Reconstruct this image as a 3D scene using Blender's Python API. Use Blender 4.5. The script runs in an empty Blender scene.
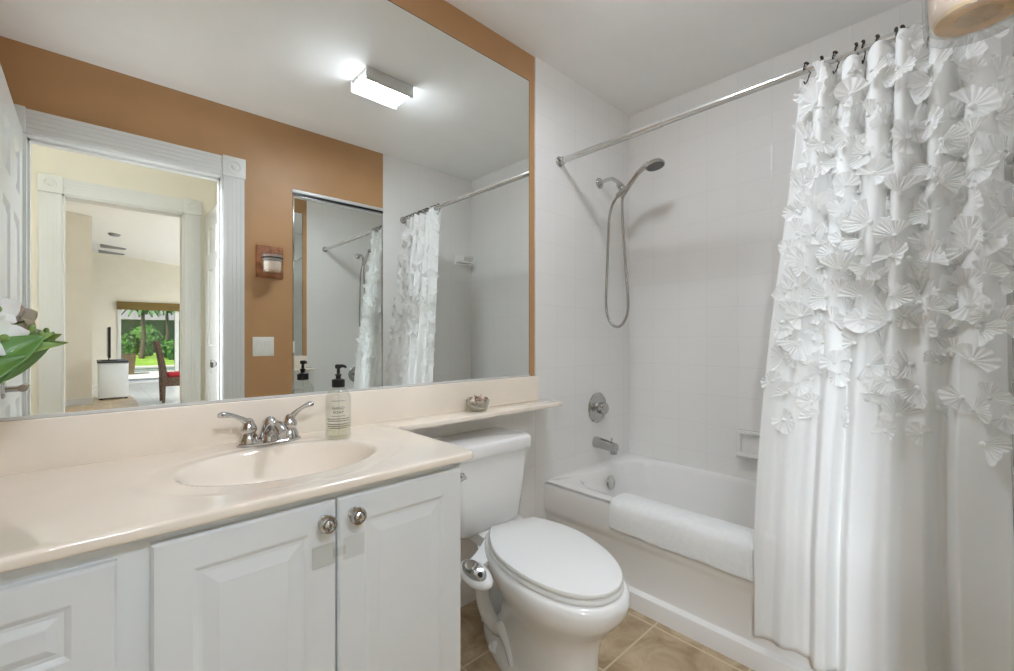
import bpy, bmesh, math, random
from math import sin, cos, pi, radians, sqrt, atan2
from mathutils import Vector, Matrix

random.seed(7)
sc = bpy.context.scene
COL = sc.collection

# ------------------------------------------------------------------ camera
A = 0.8156                                   # angle from the mirror wall's axis to the view axis
cam_d = bpy.data.cameras.new('camera')
cam = bpy.data.objects.new('camera', cam_d)
COL.objects.link(cam)
cam.location = (0, -1.44, 1.10)
cam.rotation_euler = (pi / 2, 0, A - pi / 2)
cam_d.sensor_width = 36.0
cam_d.lens = 442.55 / 1014 * 36.0
cam_d.shift_y = (337.26 - 335.5) / 1014
cam_d.clip_start = 0.02
cam_d.clip_end = 300
sc.camera = cam

# ------------------------------------------------------------------ world, sun, exposure
world = bpy.data.worlds.new('sky')
sc.world = world
world.use_nodes = True
wn = world.node_tree.nodes
bg = wn['Background']
sky = wn.new('ShaderNodeTexSky')
sky.sky_type = 'HOSEK_WILKIE'
sky.sun_direction = Vector((-0.45, 0.35, 0.82)).normalized()
sky.turbidity = 3.0
world.node_tree.links.new(sky.outputs[0], bg.inputs[0])
bg.inputs[1].default_value = 2.2

sun_d = bpy.data.lights.new('sun', 'SUN')
sun_d.energy = 6.0
sun_d.angle = radians(1.0)
sun_d.color = (1.0, 0.95, 0.86)
sun = bpy.data.objects.new('sun', sun_d)
COL.objects.link(sun)
sun.rotation_euler = Vector((0.45, -0.35, -0.82)).to_track_quat('-Z', 'Y').to_euler()

def area(name, loc, rot, sx, sy, power, color=(1, 1, 1), spread=180):
    d = bpy.data.lights.new(name, 'AREA')
    d.shape = 'RECTANGLE'; d.size = sx; d.size_y = sy; d.energy = power; d.color = color; d.spread = radians(spread)
    o = bpy.data.objects.new(name, d)
    COL.objects.link(o); o.location = loc; o.rotation_euler = rot
    return o

# unseen fill lamps without fixtures, added to brighten bathroom and great room
area('hall_vanity_fill', (0.14, -2.30, 2.39), Vector((0.05, 0.82, -0.57)).to_track_quat('-Z', 'Y').to_euler(), 0.4, 0.10, 3.6, (0.88, 0.98, 1.14), 100)
area('hall_tub_fill', (-0.95, -2.25, 2.38), Vector((2.15, 1.65, -2.08)).to_track_quat('-Z', 'Y').to_euler(), 0.35, 0.35, 5.5, (0.90, 0.99, 1.10), 70)
area('hall_curtain_fill', (-1.75, -2.12, 2.30), Vector((3.28, 0.97, -1.8)).to_track_quat('-Z', 'Y').to_euler(), 0.30, 0.30, 12, (0.90, 0.99, 1.10), 60)
area('great_room_near_fill', (4.6, -6.0, 2.4), (0, 0, 0), 2.4, 1.6, 205, (0.96, 1.0, 1.06))
area('great_room_far_fill', (4.8, -10.2, 2.4), (0, 0, 0), 2.4, 1.6, 205, (0.96, 1.0, 1.06))
# unseen spot added near the camera, turned up at the ceiling for soft fill
fl = bpy.data.lights.new('ceiling_bounce_fill', 'SPOT')
fl.energy = 9; fl.spot_size = radians(125); fl.spot_blend = 0.8; fl.shadow_soft_size = 0.12; fl.color = (0.94, 1.0, 1.08)
flo = bpy.data.objects.new('ceiling_bounce_fill', fl); COL.objects.link(flo)
flo.location = (0.12, -1.34, 1.30)
flo.rotation_euler = Vector((0.42, 0.12, 0.9)).to_track_quat('-Z', 'Y').to_euler()
LAMP = 62.0                                  # radiance of the bathroom fixture's diffuser

sc.view_settings.view_transform = 'Standard'
sc.view_settings.look = 'None'
sc.view_settings.gamma = 1.0
sc.view_settings.use_curve_mapping = False
sc.view_settings.exposure = 0.4
sc.cycles.max_bounces = 14
sc.cycles.diffuse_bounces = 7
sc.cycles.glossy_bounces = 8
sc.cycles.transmission_bounces = 10
sc.cycles.transparent_max_bounces = 12
sc.cycles.caustics_reflective = True
sc.cycles.caustics_refractive = False
sc.cycles.sample_clamp_indirect = 6.0

# ------------------------------------------------------------------ materials
def srgb(r, g, b):
    f = lambda c: (c / 255 / 12.92) if c / 255 <= 0.04045 else ((c / 255 + 0.055) / 1.055) ** 2.4
    return (f(r), f(g), f(b), 1)

def mat(name, col=(200, 200, 200), rough=0.5, metal=0.0, **kw):
    m = bpy.data.materials.new(name)
    m.use_nodes = True
    p = m.node_tree.nodes['Principled BSDF']
    p.inputs['Base Color'].default_value = srgb(*col)
    p.inputs['Roughness'].default_value = rough
    p.inputs['Metallic'].default_value = metal
    for k, v in kw.items():
        p.inputs[k.replace('_', ' ')].default_value = v
    return m

def nodes(m):
    return m.node_tree.nodes, m.node_tree.links, m.node_tree.nodes['Principled BSDF']

def add_noise(m, scale=20, amount=0.06, bump=0.0, detail=4, dark=None, bump_scale=None):
    """colour variation and optional bump from object-space noise"""
    n, l, p = nodes(m)
    tc = n.new('ShaderNodeTexCoord')
    tx = n.new('ShaderNodeTexNoise'); tx.inputs['Scale'].default_value = scale; tx.inputs['Detail'].default_value = detail
    l.new(tc.outputs['Object'], tx.inputs['Vector'])
    c = p.inputs['Base Color'].default_value[:]
    ramp = n.new('ShaderNodeValToRGB')
    ramp.color_ramp.elements[0].position = 0.3; ramp.color_ramp.elements[1].position = 0.7
    lo = dark if dark else tuple(max(0, x * (1 - amount)) for x in c[:3]) + (1,)
    hi = tuple(min(1, x * (1 + amount)) for x in c[:3]) + (1,)
    ramp.color_ramp.elements[0].color = lo; ramp.color_ramp.elements[1].color = hi
    l.new(tx.outputs['Fac'], ramp.inputs['Fac']); l.new(ramp.outputs['Color'], p.inputs['Base Color'])
    if bump:
        t2 = n.new('ShaderNodeTexNoise'); t2.inputs['Scale'].default_value = bump_scale or scale * 3
        t2.inputs['Detail'].default_value = 3
        l.new(tc.outputs['Object'], t2.inputs['Vector'])
        b = n.new('ShaderNodeBump'); b.inputs['Strength'].default_value = bump; b.inputs['Distance'].default_value = 0.004
        l.new(t2.outputs['Fac'], b.inputs['Height']); l.new(b.outputs['Normal'], p.inputs['Normal'])
    return m

def tile_mat(name, axes, size, off, tile, grout, rough, mortar=0.0022, bump=0.5, vary=0.02, mottled=None, coat=0.0):
    """square tiles laid on two world axes, e.g. axes='xz'"""
    m = mat(name, tile, rough, Coat_Weight=coat)
    n, l, p = nodes(m)
    tc = n.new('ShaderNodeNewGeometry')
    sep = n.new('ShaderNodeSeparateXYZ'); l.new(tc.outputs['Position'], sep.inputs[0])
    comb = n.new('ShaderNodeCombineXYZ')
    for i, a in enumerate(axes):
        ad = n.new('ShaderNodeMath'); ad.operation = 'ADD'; ad.inputs[1].default_value = off[i] + 40 * size
        l.new(sep.outputs['xyz'.index(a)], ad.inputs[0]); l.new(ad.outputs[0], comb.inputs[i])
    br = n.new('ShaderNodeTexBrick')
    br.offset = 0.0; br.squash = 1.0
    br.inputs['Scale'].default_value = 1.0
    br.inputs['Brick Width'].default_value = size; br.inputs['Row Height'].default_value = size
    br.inputs['Mortar Size'].default_value = mortar; br.inputs['Mortar Smooth'].default_value = 0.25
    br.inputs['Bias'].default_value = 0.0
    c = srgb(*tile)
    br.inputs['Color1'].default_value = tuple(x * (1 - vary) for x in c[:3]) + (1,)
    br.inputs['Color2'].default_value = tuple(min(1, x * (1 + vary)) for x in c[:3]) + (1,)
    br.inputs['Mortar'].default_value = srgb(*grout)
    l.new(comb.outputs[0], br.inputs['Vector'])
    col = br.outputs['Color']
    if mottled:
        tx = n.new('ShaderNodeTexNoise'); tx.inputs['Scale'].default_value = 7; tx.inputs['Detail'].default_value = 7
        tx.inputs['Roughness'].default_value = 0.65; tx.inputs['Distortion'].default_value = 0.8
        l.new(tc.outputs['Position'], tx.inputs['Vector'])
        rp = n.new('ShaderNodeValToRGB')
        rp.color_ramp.elements[0].position = 0.32; rp.color_ramp.elements[1].position = 0.72
        rp.color_ramp.elements[0].color = srgb(*mottled[0]); rp.color_ramp.elements[1].color = srgb(*mottled[1])
        l.new(tx.outputs['Fac'], rp.inputs['Fac'])
        mx = n.new('ShaderNodeMix'); mx.data_type = 'RGBA'; mx.blend_type = 'MIX'
        l.new(br.outputs['Fac'], mx.inputs['Factor'])
        l.new(rp.outputs['Color'], mx.inputs['A']); mx.inputs['B'].default_value = srgb(*grout)
        col = mx.outputs['Result']
    l.new(col, p.inputs['Base Color'])
    if bump:
        wide = n.new('ShaderNodeTexBrick'); wide.offset = 0; wide.squash = 1
        for k in ('Scale', 'Brick Width', 'Row Height', 'Bias'):
            wide.inputs[k].default_value = br.inputs[k].default_value
        wide.inputs['Mortar Size'].default_value = mortar * 2.6; wide.inputs['Mortar Smooth'].default_value = 1.0
        l.new(comb.outputs[0], wide.inputs['Vector'])
        inv = n.new('ShaderNodeMath'); inv.operation = 'SUBTRACT'; inv.inputs[0].default_value = 1.0
        l.new(wide.outputs['Fac'], inv.inputs[1])
        b = n.new('ShaderNodeBump'); b.inputs['Strength'].default_value = bump; b.inputs['Distance'].default_value = 0.002
        l.new(inv.outputs[0], b.inputs['Height']); l.new(b.outputs['Normal'], p.inputs['Normal'])
    return m

M = {}
M['brown'] = add_noise(mat('brown_wall_paint', (186, 143, 98), 0.45), 6, 0.04, 0.05, bump_scale=160)
M['cream'] = add_noise(mat('cream_wall_paint', (235, 229, 214), 0.6), 5, 0.02)
M['ceil'] = add_noise(mat('ceiling_paint', (246, 245, 242), 0.75), 8, 0.012, 0.08, bump_scale=140)
TS = 0.1535
M['tile_xz'] = tile_mat('white_wall_tile', 'xz', TS, (-1.54, -0.0255), (236, 234, 230), (229, 226, 222), 0.1, mortar=0.0012, bump=0.22, vary=0.004)
M['tile_yz'] = tile_mat('white_wall_tile_side', 'yz', TS, (0.0, -0.0255), (236, 234, 230), (229, 226, 222), 0.1, mortar=0.0012, bump=0.22, vary=0.004)
M['floor'] = tile_mat('tan_floor_tile', 'xy', 0.330, (-1.563, 0.595), (172, 150, 120), (206, 188, 160), 0.32, mortar=0.004, bump=0.3,
                      mottled=((150, 124, 92), (208, 188, 156)))
M['glare_floor'] = tile_mat('glare_floor_tile', 'xy', 0.45, (0.1, 0.2), (216, 212, 205), (190, 186, 178), 0.25, mortar=0.004, bump=0.2)  # daylight glare on the floor, put into a paler tile colour
M['white_paint'] = mat('white_gloss_paint', (226, 226, 223), 0.3)
M['cabinet'] = add_noise(mat('white_thermofoil', (234, 238, 239), 0.34), 12, 0.008)
M['marble'] = add_noise(mat('cream_cultured_marble', (246, 235, 219), 0.1, Coat_Weight=0.5, Coat_Roughness=0.05), 5, 0.03, detail=6)
M['porcelain'] = mat('white_porcelain', (240, 239, 236), 0.1, Coat_Weight=0.4)
M['seat'] = mat('white_seat_plastic', (239, 239, 236), 0.22)
M['enamel'] = mat('white_tub_enamel', (238, 236, 232), 0.16, Coat_Weight=0.3)
M['chrome'] = mat('polished_chrome', (205, 205, 205), 0.09, 1.0)
M['bright'] = mat('bright_aluminium', (222, 222, 220), 0.35, 0.4)
M['rod'] = mat('bright_rod_metal', (206, 206, 203), 0.2, 0.75)
M['satin'] = mat('satin_chrome', (190, 190, 187), 0.2, 1.0)
M['dark_chrome'] = mat('grey_spray_face', (105, 105, 103), 0.35, 0.7)
M['mirror'] = mat('mirror_silver', (243, 246, 244), 0.0, 1.0)
M['mirror_edge'] = mat('mirror_edge', (70, 74, 72), 0.25, 0.8)
M['glass'] = mat('clear_glass', (252, 253, 252), 0.03, Transmission_Weight=1.0, IOR=1.45)
M['frost'] = mat('clear_plastic', (250, 250, 248), 0.12, Transmission_Weight=0.9, IOR=1.4)
M['black'] = mat('black_plastic', (14, 14, 15), 0.35)
M['ink'] = mat('grey_print', (80, 78, 76), 0.6)
M['ink_dark'] = mat('dark_print', (40, 38, 37), 0.6)
M['bronze'] = mat('dark_bronze', (62, 54, 47), 0.35, 0.9)
M['switch'] = mat('white_switch_plastic', (238, 237, 230), 0.35)
M['plate_wood'] = add_noise(mat('rustic_copper_wood', (160, 102, 62), 0.6), 28, 0.3, 0.4, dark=srgb(112, 68, 42))
M['wax'] = mat('pale_candle_wax', (236, 208, 186), 0.5, Subsurface_Weight=0.2)
M['wax_base'] = add_noise(mat('tan_candle_base', (222, 186, 138), 0.5), 45, 0.18)
M['leaf'] = add_noise(mat('orchid_leaf', (98, 144, 70), 0.35), 14, 0.3)
M['leaf_light'] = add_noise(mat('orchid_leaf_pale', (128, 158, 84), 0.4), 18, 0.25)
M['petal'] = mat('white_petal', (240, 238, 232), 0.55, Subsurface_Weight=0.2)
M['stem'] = mat('green_stem', (104, 126, 66), 0.5)
M['vase'] = mat('white_ceramic', (238, 237, 234), 0.2)
M['towel'] = add_noise(mat('white_terry_cloth', (238, 238, 235), 0.95, Sheen_Weight=0.3), 60, 0.02, 0.7, bump_scale=420)
M['terrazzo'] = mat('white_screen_paint', (236, 235, 230), 0.5)
M['wicker'] = add_noise(mat('brown_wicker', (108, 84, 68), 0.7), 60, 0.35, 0.6, dark=srgb(64, 48, 40))
M['red'] = mat('red_cushion', (176, 30, 46), 0.7)
M['tv'] = mat('black_screen', (16, 17, 20), 0.2)
M['dark_top'] = mat('dark_cabinet_top', (58, 60, 64), 0.35)
M['grass'] = add_noise(mat('lawn_grass', (140, 178, 50), 0.9), 0.9, 0.25, 0.0)
M['hedge'] = add_noise(mat('hedge_leaf', (70, 118, 38), 0.7), 3.5, 0.7)
M['palm'] = add_noise(mat('palm_frond', (78, 124, 60), 0.7), 3, 0.4)
M['trunk'] = mat('palm_trunk', (96, 80, 64), 0.9)
M['roof'] = add_noise(mat('grey_roof_tile', (142, 140, 142), 0.9), 2, 0.1)
M['stucco'] = mat('grey_stucco', (84, 98, 92), 0.9)
M['deck'] = mat('pale_pool_deck', (216, 212, 202), 0.8)
M['water'] = mat('pool_water', (40, 96, 100), 0.06)
M['olive'] = mat('olive_blind', (128, 106, 58), 0.8)
M['planter'] = add_noise(mat('brown_planter', (96, 80, 52), 0.8), 14, 0.25)
M['vent'] = mat('grey_vent', (150, 150, 150), 0.6)
M['shell_a'] = mat('cream_shell', (232, 218, 202), 0.4)
M['shell_b'] = mat('pink_shell', (228, 202, 188), 0.4)
M['shell_c'] = mat('brown_shell', (150, 122, 104), 0.45)
M['shell_d'] = mat('black_pebble', (34, 32, 28), 0.4)

def clear_mat(name, tint, refl_ior=1.45, rough=0.02, body=0.0):
    m = bpy.data.materials.new(name); m.use_nodes = True
    n, l = m.node_tree.nodes, m.node_tree.links
    n.remove(n['Principled BSDF'])
    tr = n.new('ShaderNodeBsdfTransparent'); tr.inputs['Color'].default_value = srgb(*tint)
    gl = n.new('ShaderNodeBsdfGlossy'); gl.inputs['Roughness'].default_value = rough
    df = n.new('ShaderNodeBsdfDiffuse'); df.inputs['Color'].default_value = srgb(235, 235, 230)
    lw = n.new('ShaderNodeLayerWeight'); lw.inputs['Blend'].default_value = 0.5
    pw = n.new('ShaderNodeMath'); pw.operation = 'POWER'; pw.inputs[1].default_value = 4.0
    fr = n.new('ShaderNodeMath'); fr.operation = 'MULTIPLY_ADD'; fr.inputs[1].default_value = (refl_ior - 1) * 1.2; fr.inputs[2].default_value = ((refl_ior - 1) / (refl_ior + 1)) ** 2
    l.new(lw.outputs['Facing'], pw.inputs[0]); l.new(pw.outputs[0], fr.inputs[0])
    m0 = n.new('ShaderNodeMixShader'); m0.inputs[0].default_value = body
    m1 = n.new('ShaderNodeMixShader')
    l.new(tr.outputs[0], m0.inputs[1]); l.new(df.outputs[0], m0.inputs[2])
    l.new(fr.outputs[0], m1.inputs[0]); l.new(m0.outputs[0], m1.inputs[1]); l.new(gl.outputs[0], m1.inputs[2])
    l.new(m1.outputs[0], n['Material Output'].inputs['Surface'])
    return m
M['glass'] = clear_mat('clear_glass', (251, 252, 251), body=.015)
M['bowl_glass'] = clear_mat('cut_bowl_glass', (238, 238, 232), 1.6, body=.22)
M['cup_glass'] = clear_mat('thick_cup_glass', (248, 249, 248), 1.6, body=.10)
M['frost'] = clear_mat('clear_plastic', (251, 251, 250), 1.3, 0.08, 0.0)

def curtain_mat(name, transl):
    m = bpy.data.materials.new(name); m.use_nodes = True
    n, l, p = nodes(m)
    p.inputs['Base Color'].default_value = srgb(249, 249, 247)
    p.inputs['Roughness'].default_value = 0.85
    p.inputs['Sheen Weight'].default_value = 0.15
    tr = n.new('ShaderNodeBsdfTranslucent'); tr.inputs['Color'].default_value = srgb(249, 249, 247)
    mx = n.new('ShaderNodeMixShader'); mx.inputs[0].default_value = transl
    l.new(p.outputs[0], mx.inputs[1]); l.new(tr.outputs[0], mx.inputs[2])
    l.new(mx.outputs[0], n['Material Output'].inputs['Surface'])
    tc = n.new('ShaderNodeTexCoord')
    tx = n.new('ShaderNodeTexNoise'); tx.inputs['Scale'].default_value = 26; tx.inputs['Detail'].default_value = 4
    l.new(tc.outputs['Object'], tx.inputs['Vector'])
    b = n.new('ShaderNodeBump'); b.inputs['Strength'].default_value = 0.25; b.inputs['Distance'].default_value = 0.004
    l.new(tx.outputs['Fac'], b.inputs['Height']); l.new(b.outputs['Normal'], p.inputs['Normal'])
    return m
M['curtain'] = curtain_mat('white_curtain_fabric', 0.25)
M['ruffle'] = curtain_mat('white_ruffle_fabric', 0.4)

def emit_mat(name, col, strength):
    m = bpy.data.materials.new(name); m.use_nodes = True
    n, l, p = nodes(m)
    p.inputs['Base Color'].default_value = srgb(240, 240, 235)
    p.inputs['Emission Color'].default_value = col
    p.inputs['Emission Strength'].default_value = strength
    return m
M['lamp'] = emit_mat('lit_diffuser', (0.90, 0.98, 1.10, 1), LAMP)

# ------------------------------------------------------------------ mesh helpers
class MB:
    def __init__(self):
        self.v = []; self.f = []; self.m = []; self.cur = 0
    def add(self, vs, fs):
        o = len(self.v)
        self.v += [tuple(p) for p in vs]
        for f in fs:
            self.f.append([i + o for i in f]); self.m.append(self.cur)
        return self
    def box(self, x0, x1, y0, y1, z0, z1, bev=0.0, seg=2):
        if bev <= 0:
            vs = [(x, y, z) for x in (x0, x1) for y in (y0, y1) for z in (z0, z1)]
            return self.add(vs, [(0, 1, 3, 2), (4, 6, 7, 5), (0, 4, 5, 1), (2, 3, 7, 6), (0, 2, 6, 4), (1, 5, 7, 3)])
        bm = bmesh.new()
        bmesh.ops.create_cube(bm, size=1)
        for w in bm.verts:
            w.co = Vector(((x0 + x1) / 2 + w.co.x * (x1 - x0), (y0 + y1) / 2 + w.co.y * (y1 - y0), (z0 + z1) / 2 + w.co.z * (z1 - z0)))
        bmesh.ops.bevel(bm, geom=bm.edges[:], offset=bev, segments=seg, profile=0.5, affect='EDGES')
        self.frombm(bm); bm.free()
        return self
    def frombm(self, bm):
        bm.verts.index_update()
        self.add([w.co[:] for w in bm.verts], [[w.index for w in f.verts] for f in bm.faces])
    def loft(self, rings, cap0=True, cap1=True, closed=True):
        o = len(self.v); n = len(rings[0]); fs = []
        vs = [p for r in rings for p in r]
        for i in range(len(rings) - 1):
            for j in range(n if closed else n - 1):
                k = (j + 1) % n
                fs.append((i * n + j, i * n + k, (i + 1) * n + k, (i + 1) * n + j))
        if cap0: fs.append(tuple(range(n))[::-1])
        if cap1: fs.append(tuple((len(rings) - 1) * n + j for j in range(n)))
        return self.add(vs, fs)
    def tube(self, path, r, n=12, cap=True, closed=False):
        P = [Vector(p) for p in path]
        R = r if isinstance(r, (list, tuple)) else [r] * len(P)
        rings = []; up = None
        for i, p in enumerate(P):
            if closed: t = P[(i + 1) % len(P)] - P[i - 1]
            else: t = P[min(i + 1, len(P) - 1)] - P[max(i - 1, 0)]
            t.normalize()
            if up is None:
                up = Vector((0, 0, 1)) if abs(t.z) < 0.9 else Vector((1, 0, 0))
            a = t.cross(up)
            if a.length < 1e-6: a = t.orthogonal()
            a.normalize(); b = a.cross(t).normalized(); up = b
            rings.append([p + (a * cos(2 * pi * j / n) + b * sin(2 * pi * j / n)) * R[i] for j in range(n)])
        if closed: rings.append(rings[0]); cap = False
        return self.loft(rings, cap, cap)
    def lathe(self, prof, c=(0, 0, 0), axis=(0, 0, 1), n=32, squash=1.0):
        ax = Vector(axis).normalized()
        a = ax.orthogonal().normalized() if abs(ax.z) < 0.99 else Vector((1, 0, 0))
        b = ax.cross(a); c = Vector(c)
        rings = [[c + ax * z + (a * cos(2 * pi * j / n) + b * sin(2 * pi * j / n) * squash) * max(r, 1e-5) for j in range(n)] for r, z in prof]
        return self.loft(rings, True, True)
    def grid(self, nu, nv, fn, flip=False):
        vs = [fn(i / nu, j / nv) for i in range(nu + 1) for j in range(nv + 1)]
        fs = []
        for i in range(nu):
            for j in range(nv):
                a = i * (nv + 1) + j
                q = (a, a + nv + 1, a + nv + 2, a + 1)
                fs.append(q[::-1] if flip else q)
        return self.add(vs, fs)
    def ball(self, c, rx, ry=None, rz=None, n=16, mtx=None):
        ry = ry or rx; rz = rz or rx
        rings = []
        for i in range(n // 2 + 1):
            th = pi * i / (n // 2)
            ring = []
            for j in range(n):
                p = Vector((rx * sin(th) * cos(2 * pi * j / n), ry * sin(th) * sin(2 * pi * j / n), -rz * cos(th)))
                if mtx: p = mtx @ p
                ring.append(p + Vector(c))
            rings.append(ring)
        return self.loft(rings, True, True)
    def build(self, name, mats, parent=None, world=True, smooth=True, sharp=38, fix=True):
        me = bpy.data.meshes.new(name)
        vs = self.v
        if parent is not None and world:
            root = parent
            while root.parent: root = root.parent
            o = root.location
            vs = [(p[0] - o[0], p[1] - o[1], p[2] - o[2]) for p in vs]
        me.from_pydata([tuple(p) for p in vs], [], self.f)
        if not isinstance(mats, (list, tuple)): mats = [mats]
        for m in mats: me.materials.append(m)
        me.polygons.foreach_set('material_index', self.m)
        if fix:
            bm = bmesh.new(); bm.from_mesh(me)
            bmesh.ops.remove_doubles(bm, verts=bm.verts[:], dist=1e-6)
            bmesh.ops.recalc_face_normals(bm, faces=bm.faces[:])
            bm.to_mesh(me); bm.free()
        if smooth:
            me.polygons.foreach_set('use_smooth', [True] * len(me.polygons))
            me.set_sharp_from_angle(angle=radians(sharp))
        me.update()
        ob = bpy.data.objects.new(name, me)
        COL.objects.link(ob)
        if parent is not None: ob.parent = parent
        return ob

def tag(o, label=None, cat=None, group=None, kind=None):
    if label: o['label'] = label
    if cat: o['category'] = cat
    if group: o['group'] = group
    if kind: o['kind'] = kind
    return o

def thing(name, label, cat, loc=(0, 0, 0), rz=0.0, group=None):
    o = bpy.data.objects.new(name, None)
    o.empty_display_size = 0.05
    COL.objects.link(o); o.location = loc; o.rotation_euler = (0, 0, rz)
    return tag(o, label, cat, group)

def struct(name, mb, mats, label=None, **kw):
    o = mb.build(name, mats, **kw)
    o['kind'] = 'structure'
    o['label'] = label or name.replace('_', ' ')
    o['category'] = name.split('_')[0]
    return o

def copy_tree(o, parent=None):
    c = o.copy(); COL.objects.link(c)
    if parent is not None: c.parent = parent
    for ch in list(o.children): copy_tree(ch, c)
    return c

def spline(P, n=6):
    out = []; P = [Vector(p) for p in P]
    for i in range(len(P) - 1):
        a, b, c, d = P[max(i - 1, 0)], P[i], P[i + 1], P[min(i + 2, len(P) - 1)]
        for k in range(n):
            q = k / n
            out.append(.5 * ((2 * b) + (c - a) * q + (2 * a - 5 * b + 4 * c - d) * q * q + (3 * b - a - 3 * c + d) * q ** 3))
    out.append(P[-1]); return out

def lerp(a, b, t): return a + (b - a) * t
def smooth01(t):
    t = max(0.0, min(1.0, t)); return t * t * (3 - 2 * t)

def panel_face(mb, us, vs, cells, fn, prof):
    """face split at us/vs; the cells listed become raised panels; fn(u,v,depth)->xyz; prof = [(inset, depth)]"""
    for i in range(len(us) - 1):
        for j in range(len(vs) - 1):
            u0, u1, v0, v1 = us[i], us[i + 1], vs[j], vs[j + 1]
            rings = [[fn(a, b, 0) for a, b in ((u0, v0), (u1, v0), (u1, v1), (u0, v1))]]
            if (i, j) in cells:
                for d, h in prof:
                    rings.append([fn(a, b, h) for a, b in ((u0 + d, v0 + d), (u1 - d, v0 + d), (u1 - d, v1 - d), (u0 + d, v1 - d))])
                mb.loft(rings, False, True)
            else:
                mb.add(rings[0], [(0, 1, 2, 3)])

HC = 2.435
XR = 2.372
YO = -1.525
# ------------------------------------------------------------------ bathroom shell
struct('floor', MB().box(-2.2, 2.5, -2.76, 0.12, -0.05, 0.0), M['floor'], 'tan stone tile floor of bathroom and hall')
struct('ceiling', MB().box(-0.47, 2.5, YO - 0.12, 0.12, HC, HC + 0.06), M['ceil'], 'flat white bathroom ceiling')

mb = MB()
mb.box(-0.47, 1.54, 0.006, 0.12, 0.80, HC)                  # painted part behind the mirror
mb.cur = 1
mb.box(-0.47, 1.54, 0.0006, 0.12, 0.0, 0.80)
mb.box(1.54, XR + 0.12, 0.0, 0.12, 0.0, HC)
struct('wall_back', mb, [M['brown'], M['tile_xz']], 'mirror wall, brown paint beside white tile', smooth=False, fix=False)
struct('wall_right', MB().box(XR, XR + 0.12, YO - 0.12, 0.0, 0.0, HC), M['tile_yz'], 'white tiled wall along the tub', smooth=False)
struct('wall_left', MB().box(-0.47, -0.35, YO, 0.006, 0.0, HC), M['brown'], 'brown wall left of the vanity', smooth=False)
OX0, OX1, OZ = -0.224, 0.560, 2.035                         # bathroom doorway
mb = MB()
mb.box(-2.2, OX0, YO - 0.12, YO, 0, HC)
mb.box(OX1, 0.93, YO - 0.12, YO, 0, HC)
mb.box(OX0, OX1, YO - 0.12, YO, OZ, HC)
mb.box(0.93, 1.551, YO - 0.12, YO, 2.03, HC)
mb.box(0.93, 1.551, YO - 0.12, YO - 0.03, 0, 2.03)
mb.cur = 1
mb.box(1.551, XR + 0.12, YO - 0.12, YO, 0, HC)
mb.cur = 2
for a_, b_, c_, d_ in ((-2.2, OX0, 0, HC), (OX1, 1.3, 0, HC), (OX0, OX1, OZ, HC)):
    mb.box(a_, b_, YO - 0.124, YO - 0.1195, c_, d_)
struct('wall_front', mb, [M['brown'], M['tile_xz'], M['cream']], 'brown wall with doorway facing the mirror', smooth=False, fix=False)

def casing(name, x0, x1, ztop, y, dirn, w, label):
    """fluted casing with corner blocks round an opening; dirn = +1 when it stands on the +y side"""
    mb = MB()
    def strip(a0, a1, b0, b1, vertical):
        base = 0.012
        if vertical: mb.box(a0, a1, *sorted((y, y + dirn * base)), b0, b1)
        else: mb.box(b0, b1, *sorted((y, y + dirn * base)), a0, a1)
        nrib = 5; g = (a1 - a0) / nrib
        for k in range(nrib):
            c0, c1 = a0 + k * g + g * 0.10, a0 + (k + 1) * g - g * 0.10
            if vertical: mb.box(c0, c1, *sorted((y + dirn * base * 0.9, y + dirn * 0.0145)), b0, b1)
            else: mb.box(b0, b1, *sorted((y + dirn * base * 0.9, y + dirn * 0.0145)), c0, c1)
    strip(x0 - w, x0, 0, ztop, True); strip(x1, x1 + w, 0, ztop, True)
    strip(ztop, ztop + w, x0, x1, False)
    for c in (x0 - w / 2, x1 + w / 2):
        h = w / 2 + 0.004
        mb.box(c - h, c + h, *sorted((y, y + dirn * 0.026)), ztop - 0.004, ztop + w + 0.004, 0.003)
        mb.lathe([(0.040, 0), (0.040, 0.004), (0.030, 0.005), (0.026, 0.001), (0.016, 0.002), (0.012, 0.006), (0, 0.007)],
                 (c, y + dirn * 0.025, ztop + w / 2), (0, dirn, 0), 24)
    return struct(name, mb, M['white_paint'], label)
casing('trim_1', OX0 + .006, OX1 - .008, OZ - .006, YO, 1, 0.108, 'white fluted casing round the bathroom doorway')
mb = MB()
for a, b in ((OX0, OX0 + 0.012), (OX1 - 0.012, OX1)):
    mb.box(a, b, YO - 0.125, YO + 0.004, 0, OZ)
mb.box(OX0, OX1, YO - 0.125, YO + 0.004, OZ - 0.012, OZ)
for a, b in ((OX0 + 0.012, OX0 + 0.020), (OX1 - 0.020, OX1 - 0.012)):
    mb.box(a, b, YO - 0.085, YO - 0.045, 0, OZ - 0.012)
mb.box(OX0 + .012, OX1 - .012, YO - 0.085, YO - 0.045, OZ - 0.024, OZ - 0.012)
struct('trim_2', mb, M['white_paint'], 'white jamb and stop of the bathroom doorway')

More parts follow.
